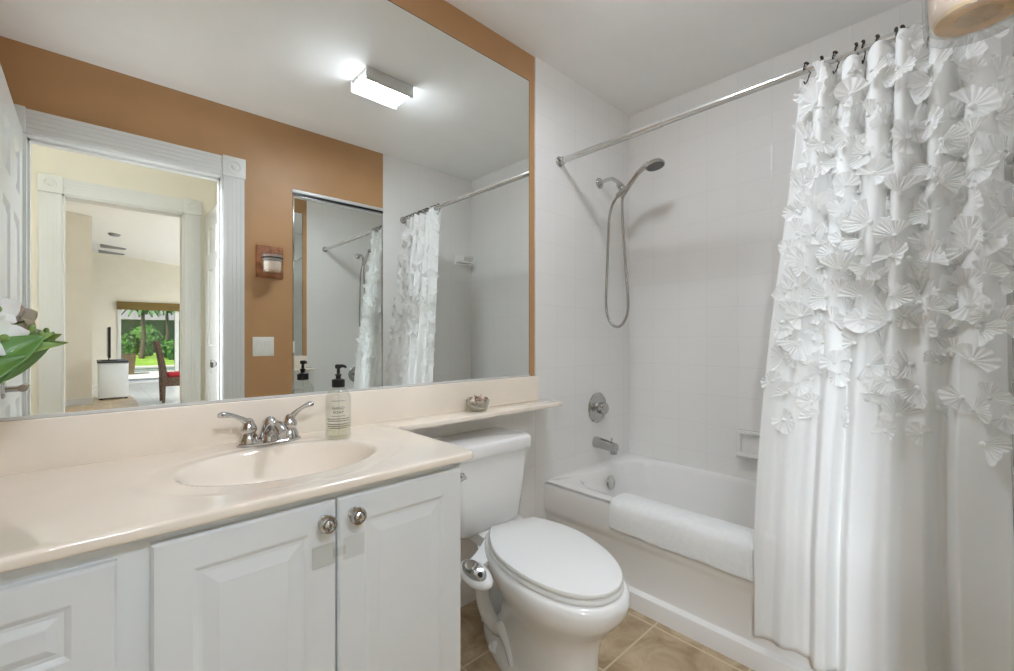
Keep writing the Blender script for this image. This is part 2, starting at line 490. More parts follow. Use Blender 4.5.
def six_panel_leaf(name, origin, udir, width, height, label, thick=0.035, knob=None):
    """leaf in the plane spanned by udir and z, starting at the hinge"""
    o = Vector(origin); u = Vector(udir).normalized(); nrm = Vector((-u.y, u.x, 0))
    W, H = width, height
    us = [0, .105, W / 2 - .05, W / 2 + .05, W - .105, W]
    vs = [0, .22, .84, 1.02, 1.60, 1.70, H - .12, H]
    cells = {(i, j) for i in (1, 3) for j in (1, 3, 5)}
    mb = MB()
    for s in (-1, 1):
        f = lambda a, b, d, s=s: o + u * a + Vector((0, 0, b)) + nrm * (s * (thick / 2 - d))
        panel_face(mb, us, vs, cells, f, [(0.004, 0.0), (0.016, 0.011), (0.028, 0.011), (0.055, 0.003)])
    for (a0, b0), (a1, b1) in (((0, 0), (W, 0)), ((W, 0), (W, H)), ((W, H), (0, H)), ((0, H), (0, 0))):
        q = []
        for (a, b), s in (((a0, b0), 1), ((a1, b1), 1), ((a1, b1), -1), ((a0, b0), -1)):
            q.append(o + u * a + Vector((0, 0, b)) + nrm * (s * thick / 2))
        mb.add(q, [(0, 1, 2, 3)])
    d = struct(name, mb, M['white_paint'], label, sharp=20)
    return d, u, nrm
# bathroom door, open against the left wall
d1, u, nrm = six_panel_leaf('door_1', (-0.24, YO + 0.02, 0.01), (0, 1, 0), 0.725, 2.02, 'white six panel bathroom door standing open')
mb = MB()
hx, hy, hz = -0.222, -0.862, 0.92
mb.lathe([(0.033, 0), (0.033, 0.004), (0.028, 0.009), (0.012, 0.011)], (hx, hy, hz), (1, 0, 0), 24)
mb.tube([(hx + 0.008, hy, hz), (hx + 0.05, hy, hz)], 0.011, 14)
mb.tube([(hx + 0.05, hy + 0.014, hz + .002), (hx + 0.053, hy - 0.03, hz + .004), (hx + 0.050, hy - 0.075, hz), (hx + 0.046, hy - 0.115, hz - 0.004)], [0.013, 0.0115, 0.010, 0.009], 14)
tag(mb.build('lever_handle', M['chrome'], d1), 'chrome lever handle')

# ------------------------------------------------------------------ hall and great room
HY = -2.70
QX0, QX1, QZ = -0.137, 0.520, 2.045
mb = MB()
mb.box(-2.2, QX0, HY - 0.12, HY, 0, HC + .4)
mb.box(QX1, 1.3, HY - 0.12, HY, 0, HC + .4)
mb.box(QX0, QX1, HY - 0.12, HY, QZ, HC + .4)
struct('wall_hall', mb, M['cream'], 'cream hall wall with a cased opening', smooth=False)
struct('wall_hall_end', MB().box(1.2, 1.3, HY, YO - 0.12, 0, HC), M['cream'], 'cream end wall of the hall', smooth=False)
struct('wall_hall_far_end', MB().box(-2.3, -2.2, HY - .12, YO, 0, HC), M['cream'], 'cream far end wall of the hall', smooth=False)
struct('ceiling_hall', MB().box(-2.2, 1.3, HY, YO - 0.12, HC, HC + 0.06), M['ceil'], 'white hall ceiling')
casing('trim_3', QX0, QX1, QZ, HY, 1, 0.105, 'white fluted casing round the hall opening')
mb = MB()
for a, b in ((QX0, QX0 + 0.012), (QX1 - 0.012, QX1)):
    mb.box(a, b, HY - 0.125, HY + 0.003, 0, QZ)
mb.box(QX0, QX1, HY - 0.125, HY + 0.003, QZ - 0.012, QZ)
struct('trim_4', mb, M['white_paint'], 'white jamb of the hall opening')
d2, u, nrm = six_panel_leaf('door_2', (0.668, HY + 0.03, 0.01), (0, 1, 0), 0.66, 2.03, 'white six panel hall door standing open')
mb = MB()
mb.lathe([(0.032, 0), (0.032, 0.005), (0.014, 0.01), (0.011, 0.03), (0.022, 0.036), (0.028, 0.05), (0.024, 0.062), (0, 0.066)], (0.651, -2.10, 0.92), (-1, 0, 0), 24)
tag(mb.build('door_knob', M['satin'], d2), 'brushed metal door knob')

GB = -12.5
struct('floor_great_room', MB().box(-4.5, 8.0, GB, HY - 0.06, -0.05, 0.0), M['glare_floor'], 'great room floor with window glare painted in as pale tile')
struct('floor_outside_glare', MB().box(-4.5, 0.58, -9.42, HY - .06, -0.04, 0.0008), M['floor'], 'tan great room floor tile outside the painted glare')  # tile in its own tan, where no glare is painted
ceil_z = lambda x: 3.08 - 0.10 * x
mb = MB()
mb.loft([[(-4.5, y, ceil_z(-4.5)), (8.0, y, ceil_z(8.0)), (8.0, y, ceil_z(8) + .1), (-4.5, y, ceil_z(-4.5) + .1)] for y in (GB - .1, HY - .12)])
struct('ceiling_great_room', mb, M['ceil'], 'sloping white great room ceiling')
struct('wall_great_room_left', MB().box(-4.6, -4.5, GB, HY, 0, 3.6), M['cream'], 'cream left wall of the great room', smooth=False)
SX0, SX1, SZ = 0.47, 4.2, 1.93
mb = MB()
mb.box(-4.5, SX0, GB - 0.12, GB, 0, 3.55)
mb.box(SX1, 8.0, GB - 0.12, GB, 0, 2.9)
mb.box(SX0, SX1, GB - 0.12, GB, SZ, 3.06)
struct('wall_great_room_back', mb, M['cream'], 'cream far wall with the sliding door', smooth=False)
mb = MB()
mb.box(-4.5, 0.02, -8.62, -8.5, 0, 3.5)
struct('wall_great_room_side', mb, M['cream'], 'cream wall standing out into the great room', smooth=False)
mb = MB()
mb.box(-4.5, 0.02, -8.5, -8.485, 0, 0.11); mb.box(0.02, 0.034, -8.62, -8.485, 0, 0.11)
struct('baseboard_great_room', mb, M['white_paint'], 'white baseboard of the great room wall')
mb = MB()
yy = GB + 0.02
for a, b in ((SX0, SX0 + .06), (1.56, 1.64), (2.9, 2.98), (SX1 - .06, SX1)):
    mb.box(a, b, GB - 0.09, yy, 0, SZ)
mb.box(SX0, SX1, GB - 0.09, yy, 0, 0.05); mb.box(SX0, SX1, GB - 0.09, yy, SZ - 0.06, SZ)
mb.cur = 1
mb.box(SX0 + .05, SX1 - .05, GB - 0.05, GB - 0.044, .05, SZ - .05)
w1 = struct('window_1', mb, [M['white_paint'], M['glass']], 'glazed sliding door to the garden')
mb = MB()
mb.box(SX0 - .02, SX1 + .02, GB + 0.025, GB + 0.07, SZ - 0.17, SZ + 0.02, 0.004)
tag(mb.build('roller_blind', M['olive']), 'olive rolled-up blind above the glazed sliding door', 'blind')

def vent(name, px, py, w, d, label, cat):
    mb = MB(); z = ceil_z(px)
    mb.box(px - w / 2, px + w / 2, py - d / 2, py + d / 2, z - 0.022, z + 0.02, 0.003)
    for k in range(4):
        yk = py - d / 2 + d * (k + .5) / 4
        mb.box(px - w / 2 + .02, px + w / 2 - .02, yk - .008, yk + .008, z - .03, z - .02)
    o = mb.build(name, M['vent'])
    return tag(o, label, cat)
vent('ceiling_vent', 0.36, -11.3, 0.42, 0.20, 'slim grey vent in the great room ceiling, middle of the three', 'vent')
vent('ceiling_vent', 0.36, -12.15, 0.46, 0.18, 'slim grey vent in the great room ceiling, nearest the far wall', 'vent')
mb = MB(); mb.lathe([(0.09, 0), (0.09, -0.02), (0.07, -0.045), (0, -0.05)], (0.33, -9.7, ceil_z(.33) + .005), n=24)
tag(mb.build('smoke_detector', M['vent']), 'small round grey detector highest of the marks on the sloping ceiling', 'detector')

# television on a low cabinet, seen from the side
t = thing('media_cabinet', 'low white cabinet with dark top below the television', 'cabinet', (0.30, -9.45, 0))
mb = MB(); mb.box(0.10, 0.50, -9.95, -9.05, 0.03, 0.645, 0.004); mb.build('body', M['cabinet'], t)
mb = MB(); mb.box(0.085, 0.515, -9.97, -9.03, 0.645, 0.675, 0.004); tag(mb.build('top', M['dark_top'], t), 'dark grey top')
for sx in (0.13, 0.47):
    for sy in (-9.9, -9.1):
        mb = MB(); mb.box(sx - .02, sx + .02, sy - .02, sy + .02, 0, 0.03); mb.build('leg', M['dark_top'], t)
t = thing('television', 'black flat television seen edge-on on the low white cabinet', 'television', (0.25, -9.45, 0.675))
mb = MB(); mb.box(0.225, 0.262, -9.9, -9.0, 0.735, 1.28, 0.006); mb.build('screen', M['tv'], t)
mb = MB(); mb.box(0.235, 0.252, -9.55, -9.35, 0.68, 0.78); mb.box(0.14, 0.35, -9.62, -9.28, 0.675, 0.687, 0.003); mb.build('stand', M['black'], t)

# wicker dining chair
cx, cy = 1.10, -8.05
t = thing('wicker_chair', 'brown wicker dining chair with high back and red seat cushion', 'chair', (cx, cy, 0))
mb = MB()
rings = []
for k in range(9):
    q = k / 8; z = 0.42 + 0.62 * q; x = cx - 0.20 - 0.10 * q ** 1.6
    th = 0.05 + 0.02 * (1 - q)
    rings.append([(x - th / 2, cy - .23 + .01 * q, z), (x + th / 2, cy - .23 + .01 * q, z), (x + th / 2, cy + .23 - .01 * q, z), (x - th / 2, cy + .23 - .01 * q, z)])
mb.loft(rings); mb.build('backrest', M['wicker'], t)
mb = MB(); mb.box(cx - .24, cx + .26, cy - .24, cy + .24, 0.28, 0.43, 0.02); mb.build('seat', M['wicker'], t)
mb = MB(); mb.box(cx - .16, cx + .27, cy - .23, cy + .23, 0.43, 0.50, 0.025, 3); tag(mb.build('cushion', M['red'], t), 'red seat cushion')
for sx in (-1, 1):
    for sy in (-1, 1):
        mb = MB(); x0 = cx + (-.21 if sx < 0 else .23); y0 = cy + sy * .20
        mb.loft([[(x0 + a * w + (sx * -.0), y0 + b * w, z) for a, b in ((-1, -1), (1, -1), (1, 1), (-1, 1))] for z, w in ((0, .018), (0.29, .026))])
        mb.build('leg', M['wicker'], t)

# ------------------------------------------------------------------ garden beyond the sliding door
struct('floor_pool_deck', MB().box(-10, 25, -17.2, GB - .12, -0.08, -0.02), M['deck'], 'pale concrete pool deck')
struct('floor_pool_coping', MB().box(-10, 25, -21.0, -20.2, -0.08, -0.02), M['deck'], 'far edge of the pool deck')
tag(MB().box(-10, 25, -20.2, -17.2, -0.2, -0.10).build('pool_water', M['water']), 'dark teal pool water beyond the deck', 'water', kind='stuff')
struct('ground_lawn', MB().box(-60, 90, -90, -21.0, -0.3, -0.04), M['grass'], 'sunlit green lawn')

def leafy(mb, c, r, n, s, rnd):
    for k in range(n):
        d = Vector((rnd.gauss(0, 1), rnd.gauss(0, 1), rnd.gauss(0, 1))).normalized()
        q = Vector(c) + Vector((d.x * r[0], d.y * r[1], d.z * r[2])) * rnd.uniform(.75, 1.05)
        a = Vector((rnd.gauss(0, 1), rnd.gauss(0, 1), rnd.gauss(0, 1))).normalized(); b = a.orthogonal().normalized()
        w = s * rnd.uniform(.6, 1.3)
        mb.add([q - a * w, q + b * w * .5, q + a * w, q - b * w * .5], [(0, 1, 2, 3)])
rnd = random.Random(3)
shrubs = [(1.55, -31, .55, 1.25), (2.45, -33, .55, 1.1), (3.0, -26.5, .45, .95), (4.2, -31, .6, 1.3), (2.9, -40, 1.1, 2.0)]
where = ['left of the first palm', 'between the two palms', 'nearest, in front of the second palm', 'furthest right behind the wicker chair', 'tall at the back before the grey house']
for (x, y, r, h), wh in zip(shrubs, where):
    t = thing('shrub', 'green leafy shrub on the lawn, ' + wh, 'shrub', (x, y, -0.05), group='garden shrubs')
    mb = MB(); mb.ball((x, y, h / 2), r * .85, r * .85, h * .48, 12); leafy(mb, (x, y, h / 2), (r, r, h / 2), 260, .16, rnd)
    mb.build('foliage', M['hedge'], t, fix=False, smooth=False)
def palm_tree(x, y, h, label):
    t = thing('palm_tree', label, 'tree', (x, y, -.05), group='palms')
    mb = MB(); mb.tube([(x, y, -.05), (x + .1, y, h * .5), (x + .05, y, h)], [.13, .10, .08], 10); mb.build('trunk', M['trunk'], t)
    mb = MB()
    for k in range(13):
        a = 2 * pi * k / 13 + .3; L = rnd.uniform(.8, 1.25)
        pts = [Vector((x + .05 + cos(a) * L * q, y + sin(a) * L * q, h + .5 * sin(q * 2.3) - .5 * q * q)) for q in (0, .25, .5, .75, 1)]
        side = Vector((-sin(a), cos(a), 0))
        for i in range(4):
            for s in (-1, 1):
                w0, w1 = .2 * (1 - i / 5), .2 * (1 - (i + 1) / 5)
                mb.add([pts[i], pts[i + 1], pts[i + 1] + side * s * w1 - Vector((0, 0, .2 * w1)), pts[i] + side * s * w0 - Vector((0, 0, .2 * w0))], [(0, 1, 2, 3)])
    mb.build('fronds', M['palm'], t, fix=False, smooth=False)
palm_tree(1.98, -29, 2.35, 'palm tree with slim trunk left of centre in the garden')
palm_tree(3.55, -34.5, 2.7, 'palm tree at the right of the garden, behind the wicker chair')
t = thing('house', 'low grey house with tiled roof beyond the garden', 'house', (8, -52, 0))
mb = MB(); mb.box(-14, 34, -56, -48, -.05, 2.7); mb.build('wall', M['stucco'], t, smooth=False)
mb = MB(); mb.loft([[(-15, -47, 2.6), (35, -47, 2.6), (35, -57, 2.6), (-15, -57, 2.6)], [(-10, -51.5, 4.9), (30, -51.5, 4.9), (30, -52.5, 4.9), (-10, -52.5, 4.9)]])
tag(mb.build('roof', M['roof'], t, smooth=False), 'grey tiled hip roof')
t = thing('planter_box', 'brown square planter on the pool deck left of the lawn', 'planter', (.72, -16.2, -.02))
mb = MB(); mb.loft([[(.72 + a * w, -16.2 + b * w, z) for a, b in ((-1, -1), (1, -1), (1, 1), (-1, 1))] for z, w in ((-.02, .24), (.55, .28), (.6, .3), (.6, .26), (.5, .25))]); mb.build('box', M['planter'], t, smooth=False)
t = thing('patio_chair', 'dark patio chair on the pool deck behind the wicker chair', 'chair', (2.2, -15.4, -.02))
mb = MB(); mb.box(2.0, 2.42, -15.62, -15.18, .38, .43, .01); mb.build('seat', M['black'], t)
mb = MB(); mb.loft([[(1.98 - .12 * q, -15.62, z), (2.02 - .12 * q, -15.62, z), (2.02 - .12 * q, -15.18, z), (1.98 - .12 * q, -15.18, z)] for q, z in ((0, .4), (1, .92))]); mb.build('backrest', M['black'], t)
for sx in (2.02, 2.40):
    for sy in (-15.6, -15.2):
        mb = MB(); mb.tube([(sx, sy, -.02), (sx, sy, .4)], .015, 8); mb.build('leg', M['black'], t)

# ------------------------------------------------------------------ mirrors
t = thing('wall_mirror', 'large frameless wall mirror above the vanity', 'mirror', (0.6, 0.0, 0.92))
mb = MB(); mb.box(-0.345, 1.497, 0.0, 0.0055, 0.926, 2.301); mb.build('glass', M['mirror'], t, smooth=False)
mb = MB(); mb.box(-0.345, 1.499, -0.003, 0.0058, 0.9195, 0.926); mb.build('bottom_channel', M['bright'], t)
mb = MB(); mb.box(1.497, 1.4995, 0.0, 0.0058, 0.926, 2.303); mb.box(-0.345, 1.4995, 0.0, 0.0058, 2.301, 2.3035); tag(mb.build('cut_edge', M['mirror_edge'], t), 'dark cut edge')

t = thing('mirrored_door', 'mirrored closet door in the brown wall, seen in the big mirror', 'mirror', (1.24, YO, 0))
mb = MB(); mb.box(0.939, 1.542, YO - 0.012, YO, 0.045, 1.994); mb.build('glass', M['mirror'], t, smooth=False)
mb = MB()
mb.box(0.932, 0.939, YO - .02, YO + .005, 0.02, 2.0, .001); mb.box(1.542, 1.549, YO - .02, YO + .005, 0.02, 2.0, .001)
mb.box(0.932, 1.549, YO - .02, YO + .004, 0.02, 0.045, .002); mb.box(0.932, 1.549, YO - .02, YO + .004, 1.994, 2.0, .001)
mb.build('frame', M['chrome'], t)
mb = MB(); mb.box(0.931, 1.550, YO - .028, YO + .004, 2.001, 2.016); tag(mb.build('track_gap', M['black'], t), 'dark gap below the track')
mb = MB(); mb.box(0.925, 1.551, YO - .02, YO + .010, 2.016, 2.036, .002); mb.build('track', M['bright'], t)
mb = MB(); mb.box(0.930, 0.941, YO + .004, YO + .010, 1.00, 1.075, .002); mb.build('finger_pull', M['switch'], t)

# ------------------------------------------------------------------ ceiling light
FX0, FX1, FY0, FY1, FZ = 0.985, 1.250, -0.800, -0.612, 2.378
t = thing('ceiling_light', 'square lit ceiling light with metal side bands, seen in the mirror', 'light', ((FX0 + FX1) / 2, (FY0 + FY1) / 2, HC))
mb = MB(); mb.box(FX0 + .01, FX1 - .01, FY0 + .005, FY1 - .005, HC - .018, HC); mb.build('base_plate', M['bright'], t)
mb = MB(); mb.box(FX0 + .012, FX1 - .012, FY0 + .016, FY1 - .016, FZ, HC - .018, .008); mb.build('diffuser', M['lamp'], t)
for y0, y1 in ((FY0, FY0 + .014), (FY1 - .014, FY1)):
    mb = MB(); mb.box(FX0, FX1, y0, y1, FZ - .006, HC - .001, .003); mb.build('side_band', M['bright'], t)

# ------------------------------------------------------------------ vanity cabinet
VY = -0.525
t = thing('vanity_cabinet', 'white vanity cabinet with raised panel doors and drawers under the cream counter', 'cabinet', (0.18, -0.27, 0))
mb = MB()
mb.box(-0.349, -0.331, VY + .02, -0.001, 0.0, 0.783)
mb.box(0.682, 0.701, VY + .006, -.001, 0.0, 0.783, .001)
mb.box(0.040, 0.056, VY + .02, -.02, 0.10, 0.66)
mb.box(-0.331, 0.682, VY + .02, -0.02, 0.10, 0.118)
mb.box(-0.331, 0.682, -0.02, -0.008, 0.10, 0.783)
mb.box(-0.331, 0.682, VY + .07, VY + .085, 0.0, 0.10)
for a_, b_, c_, d_ in ((-0.331, 0.682, .74, .783), (-0.331, 0.682, .10, .14), (0.028, 0.072, .14, .74), (.355, .386, .14, .74), (-0.331, -.30, .14, .74), (-.331, .03, .565, .60), (-.331, .03, .345, .365)):
    mb.box(a_, b_, VY + .007, VY + .026, c_, d_)
mb.build('body', M['cabinet'], t)
def front(name, x0, x1, z0, z1, parent, in_u=0.055, in_v=0.055, raised=.034):
    th = 0.019
    mb = MB(); fn = lambda a, b, d: (a, VY - 0.012 + d, b)
    e = .004
    rr = [[(a, VY + .007, b) for a, b in ((x0, z0), (x1, z0), (x1, z1), (x0, z1))],
          [(a, VY - .007, b) for a, b in ((x0, z0), (x1, z0), (x1, z1), (x0, z1))],
          [(a, VY - .012, b) for a, b in ((x0 + e, z0 + e), (x1 - e, z0 + e), (x1 - e, z1 - e), (x0 + e, z1 - e))]]
    mb.loft(rr, True, False)
    us = [x0 + e, x0 + in_u, x1 - in_u, x1 - e]; vs = [z0 + e, z0 + in_v, z1 - in_v, z1 - e]
    panel_face(mb, us, vs, {(1, 1)}, fn, [(0.003, 0.0012), (0.008, 0.0042), (0.014, 0.0045), (raised, 0.001), (raised + .004, 0.0)])
    return mb.build(name, M['cabinet'], parent, sharp=12)
DR = front('door', 0.0705, 0.3685, 0.125, 0.766, t)
DL = front('door', 0.3725, 0.6900, 0.125, 0.766, t)
for d, x in ((DR, 0.343), (DL, 0.405)):
    mb = MB()
    mb.lathe([(0.013, 0), (0.013, 0.003), (0.007, 0.006), (0.007, 0.012)], (x, VY - 0.012, 0.729), (0, -1, 0), 24)
    mb.lathe([(0.007, 0.012), (0.015, 0.015), (0.0185, 0.022), (0.0165, 0.028), (0.0125, 0.0285), (0.0105, 0.026), (0.0085, 0.0285), (0.005, 0.031), (0, 0.0315)], (x, VY - 0.012, 0.729), (0, -1, 0), 12)
    tag(mb.build('knob', M['chrome'], d, sharp=15), 'polished metal knob')
for z0, z1 in ((0.585, 0.756), (0.36, 0.575), (0.125, 0.35)):
    front('drawer', -0.330, 0.030, z0, z1, t, .05, .045, .022)
# clear child lock across the two doors
t = thing('child_lock', 'clear plastic child lock bridging the two vanity doors', 'lock', (0.372, VY - .0125, 0.655))
def pad(mb, x0, x1, z0, z1, y0, y1):
    mb.box(x0, x1, y1, y0, z0, z1, min(.0035, (y0 - y1) * .45), 2)
mb = MB(); pad(mb, .318, .364, .640, .682, VY - .0122, VY - .0185)
mb.box(.318, .364, VY - .0185, VY - .0122, .638, .684, .003); mb.build('pad', M['frost'], t)
mb = MB(); mb.box(.381, .427, VY - .0185, VY - .0122, .638, .684, .003); mb.build('pad', M['frost'], t)
mb = MB(); mb.box(.360, .386, VY - .0175, VY - .0135, .651, .669, .0015); mb.build('strap', M['frost'], t)

# ------------------------------------------------------------------ vanity top with basin, splash and shelf
CZ = 0.805
t = thing('vanity_counter', 'cream cultured marble counter with oval basin and long shelf over the toilet tank', 'countertop', (0.2, -0.27, CZ))
BX, BY, BA, BB = 0.348, -0.290, 0.215, 0.155
def top_z(x, y):
    r1 = sqrt(((x - BX) / (BA + .075)) ** 2 + ((y - BY + .012) / (BB + .052)) ** 2)
    z = CZ - 0.0016 * (1 - smooth01((r1 - .93) / .09))
    r = sqrt(((x - BX) / BA) ** 2 + ((y - BY) / BB) ** 2)
    if r < 1.05:
        d = 0.118 * (1 - max(0.0, r - .0) ** 2.6) if r < 1 else 0.0
        e = smooth01((1.05 - r) / .10)
        z -= max(d, 0) * 1.0 + 0.005 * e
    return z
X0, X1, Y0, Y1 = -0.349, 0.707, -0.525, -0.001
mb = MB()
mb.grid(150, 84, lambda u, v: (lerp(X0, X1, u), lerp(Y0, Y1, v), top_z(lerp(X0, X1, u), lerp(Y0, Y1, v))))
# rounded nose round front and right edge, sides, underside
def nose(path):
    rings = []
    R, TH = .006, .021
    for (x, y, nx, ny) in path:
        ring = [(x, y, CZ)]
        for k in range(6):
            a = (pi / 2) * k / 5
            ring.append((x + nx * (.019 + R * sin(a)), y + ny * (.019 + R * sin(a)), CZ - R + R * cos(a)))
        for k in range(6):
            a = (pi / 2) * k / 5
            ring.append((x + nx * (.019 + R * cos(a)), y + ny * (.019 + R * cos(a)), CZ - TH + R - R * sin(a)))
        ring.append((x, y, CZ - TH))
        rings.append(ring)
    mb.loft(rings, False, False, closed=False)
path = [(X0, Y0, 0, -1), (X1, Y0, 0, -1)]
for k in range(1, 7):
    a = -pi / 2 + (pi / 2) * k / 6
    path.append((X1, Y0, cos(a), sin(a)))
path.append((X1, -0.130, 1, 0))
nose(path)
mb.build('slab', M['marble'], t, sharp=50)
mb = MB(); mb.box(0.70, 1.578, -0.136, -0.001, CZ - .020, CZ, .005, 3)
# concave fillet where the shelf meets the counter
fil = []
for k in range(9):
    a = (pi / 2) * k / 8
    fil.append((0.722 + .045 * (1 - cos(a)) if False else 0.722 + .04 - .04 * sin(a), -0.134 - .04 + .04 * cos(a) if False else -0.134 - .04 * (1 - cos(a))))
pts = [(0.700, -0.134), (0.762, -0.134)]
arc = [(0.762 - .04 * sin(a), -0.174 + .04 * cos(a)) for a in [pi / 2 * k / 8 for k in range(9)]]
outl = arc + [(0.700, -0.174), (0.700, -0.134)]
mb.loft([[(x, y, z) for x, y in outl] for z in (CZ - .020, CZ - .0003)])
mb.build('shelf', M['marble'], t)
mb = MB(); mb.box(-0.349, 1.540, -0.020, -0.0002, CZ - .002, 0.9194, .004, 3); mb.build('backsplash', M['marble'], t)
mb = MB(); mb.lathe([(0.0, .001), (0.02, .001), (.022, .004), (.024, .004), (.024, -.02)], (BX, BY, CZ - .122), n=24); tag(mb.build('drain', M['chrome'], t), 'chrome drain')

# ------------------------------------------------------------------ faucet
FXC, FYC = 0.366, -0.082
t = thing('basin_faucet', 'chrome two handle centerset faucet behind the oval basin', 'faucet', (FXC, FYC, CZ))
def oval(cx, cy, a, b, z, n=28, p=2.4):
    r = []
    for k in range(n):
        th = 2 * pi * k / n; c, s = cos(th), sin(th)
        r.append((cx + a * math.copysign(abs(c) ** (2 / p), c), cy + b * math.copysign(abs(s) ** (2 / p), s), z))
    return r
zc = CZ - .0005
mb = MB(); mb.loft([oval(FXC, FYC, .082, .029, zc), oval(FXC, FYC, .082, .029, zc + .007), oval(FXC, FYC, .077, .024, zc + .013), oval(FXC, FYC, .055, .016, zc + .016)])
mb.build('base_plate', M['chrome'], t)
mb = MB()
rings = []
for k in range(13):
    q = k / 12
    y = FYC + .012 - .135 * q; zt = zc + .016 + .062 * sin(min(1, q * 1.25 + .18) * pi / 2) - .030 * q ** 3
    w = .021 - .008 * q; h = lerp(.058, .013, q ** .7)
    rings.append([(FXC + w * cos(2 * pi * j / 16), y, max(zc + .014, zt - h) + (zt - max(zc + .014, zt - h)) * (.5 + .5 * sin(2 * pi * j / 16))) for j in range(16)])
mb.loft(rings)
mb.lathe([(.030, .010), (.027, .022), (.021, .045), (.018, .062), (.010, .072), (0, .075)], (FXC, FYC, zc), n=24)
mb.tube([(FXC, FYC - .118, zc + .052), (FXC, FYC - .118, zc + .032)], .010, 14)
mb.build('spout', M['chrome'], t)
mb = MB(); mb.tube([(FXC, FYC + .018, zc + .012), (FXC, FYC + .018, zc + .058)], .0028, 10); mb.ball((FXC, FYC + .018, zc + .061), .0055); mb.build('lift_rod', M['chrome'], t)
for s, dx, dy, dz in ((-1, -.075, -.020, .004), (1, .062, -.014, .010)):
    hx = FXC + s * .052
    mb = MB()
    mb.lathe([(.026, .010), (.0245, .018), (.019, .030), (.016, .036), (.019, .040), (.0205, .046), (.019, .052), (.015, .060), (.012, .068), (.008, .074), (0, .076)], (hx, FYC, zc), n=24)
    b = Vector((hx, FYC, zc + .062)); e = Vector((hx + dx, FYC + dy, zc + .078 + dz))
    pts = []
    for k in range(9):
        q = k / 8
        pts.append(b.lerp(e, q) + Vector((0, 0, .016 * sin(q * pi * .75))))
    mb.tube(pts, [.010, .0085, .0072, .0062, .0058, .0064, .0078, .0084, .0055], 14)
    mb.build('handle', M['chrome'], t)

# ------------------------------------------------------------------ soap bottle
bx, by = 0.532, -0.150
bz = top_z(bx, by) + .0002
t = thing('soap_bottle', 'clear round hand soap bottle with black pump beside the faucet', 'bottle', (bx, by, bz))
prof_o = [(0, 0), (.031, 0), (.0345, .003), (.0355, .008), (.0355, .112), (.0345, .122), (.030, .134), (.022, .144), (.0150, .150), (.0135, .154), (.0135, .162)]
prof_i = [(.0112, .162), (.0112, .152), (.020, .141), (.0280, .1315), (.0322, .121), (.0330, .112), (.0330, .009), (.029, .005), (0, .005)]
mb = MB(); mb.lathe(prof_o + prof_i, (bx, by, bz), n=40); mb.build('glass_body', M['glass'], t, sharp=60)
mb = MB(); mb.lathe([(.0185, .150), (.0185, .170), (.0165, .172), (.0075, .174), (.0075, .182), (.0095, .184), (.0095, .187), (.0048, .188), (.0048, .203), (.008, .204), (.0095, .206), (.0095, .214), (.0075, .216), (0, .2165)], (bx, by, bz), n=28)
d = Vector((.74, -.67, 0)).normalized()
mb.tube([Vector((bx, by, bz + .2105)), Vector((bx, by, bz + .2115)) + d * .012, Vector((bx, by, bz + .210)) + d * .019, Vector((bx, by, bz + .206)) + d * .023], [.0055, .0048, .0042, .0036], 12)
mb.build('pump', M['black'], t)
mb = MB(); mb.tube([(bx, by, bz + .15), (bx + .002, by, bz + .012)], .0025, 8); mb.build('dip_tube', M['frost'], t)
mb = MB(); mb.lathe([(0, .0058), (.0285, .0058), (.0322, .009), (.0322, .034), (0, .034)], (bx, by, bz), n=32)
LQ = clear_mat('pale_liquid_soap', (250, 250, 244), 1.33)
mb.build('liquid', LQ, t)
face = atan2(-1.44 - by, 0 - bx)
def wrap_text(txt, size, zc_, m):
    cu = bpy.data.curves.new('lettering', 'FONT'); cu.body = txt; cu.size = size; cu.align_x = 'CENTER'; cu.space_character = 1.08
    to = bpy.data.objects.new('lettering', cu); COL.objects.link(to)
    dg = bpy.context.evaluated_depsgraph_get(); dg.update()
    me = bpy.data.meshes.new_from_object(to.evaluated_get(dg))
    bm = bmesh.new(); bm.from_mesh(me)
    bmesh.ops.subdivide_edges(bm, edges=[e for e in bm.edges if e.calc_length() > .004], cuts=2)
    bm.verts.index_update()
    R = .0358
    vs = [(bx + R * cos(face + w.co.x / R), by + R * sin(face + w.co.x / R), bz + zc_ + w.co.y) for w in bm.verts]
    fs = [[w.index for w in f.verts] for f in bm.faces]
    bm.free(); bpy.data.objects.remove(to); bpy.data.curves.remove(cu); bpy.data.meshes.remove(me)
    mb = MB(); mb.add(vs, fs)
    return mb.build('print', m, t, fix=False, smooth=False)
wrap_text('HAND', .0115, .088, M['ink_dark'])
wrap_text('SOAP', .0115, .0765, M['ink_dark'])
def bands(zs, half, h, m):
    mb = MB(); R = .0358
    for z in zs:
        for a0, a1 in half:
            n = 8
            mb.loft([[(bx + R * cos(face + a), by + R * sin(face + a), bz + z), (bx + R * cos(face + a), by + R * sin(face + a), bz + z + h)] for a in [lerp(a0, a1, k / n) for k in range(n + 1)]], False, False, closed=False)
    return mb.build('print', m, t, fix=False, smooth=False)
for z_ in (.112, .0685): bands([z_], [(-.55, .55)], .0012, M['ink'])
for z_, a_ in ((.060, 1.0), (.054, .9), (.045, 1.0), (.039, .95), (.0335, .7)): bands([z_], [(-a_, a_)], .0017, M['ink'])

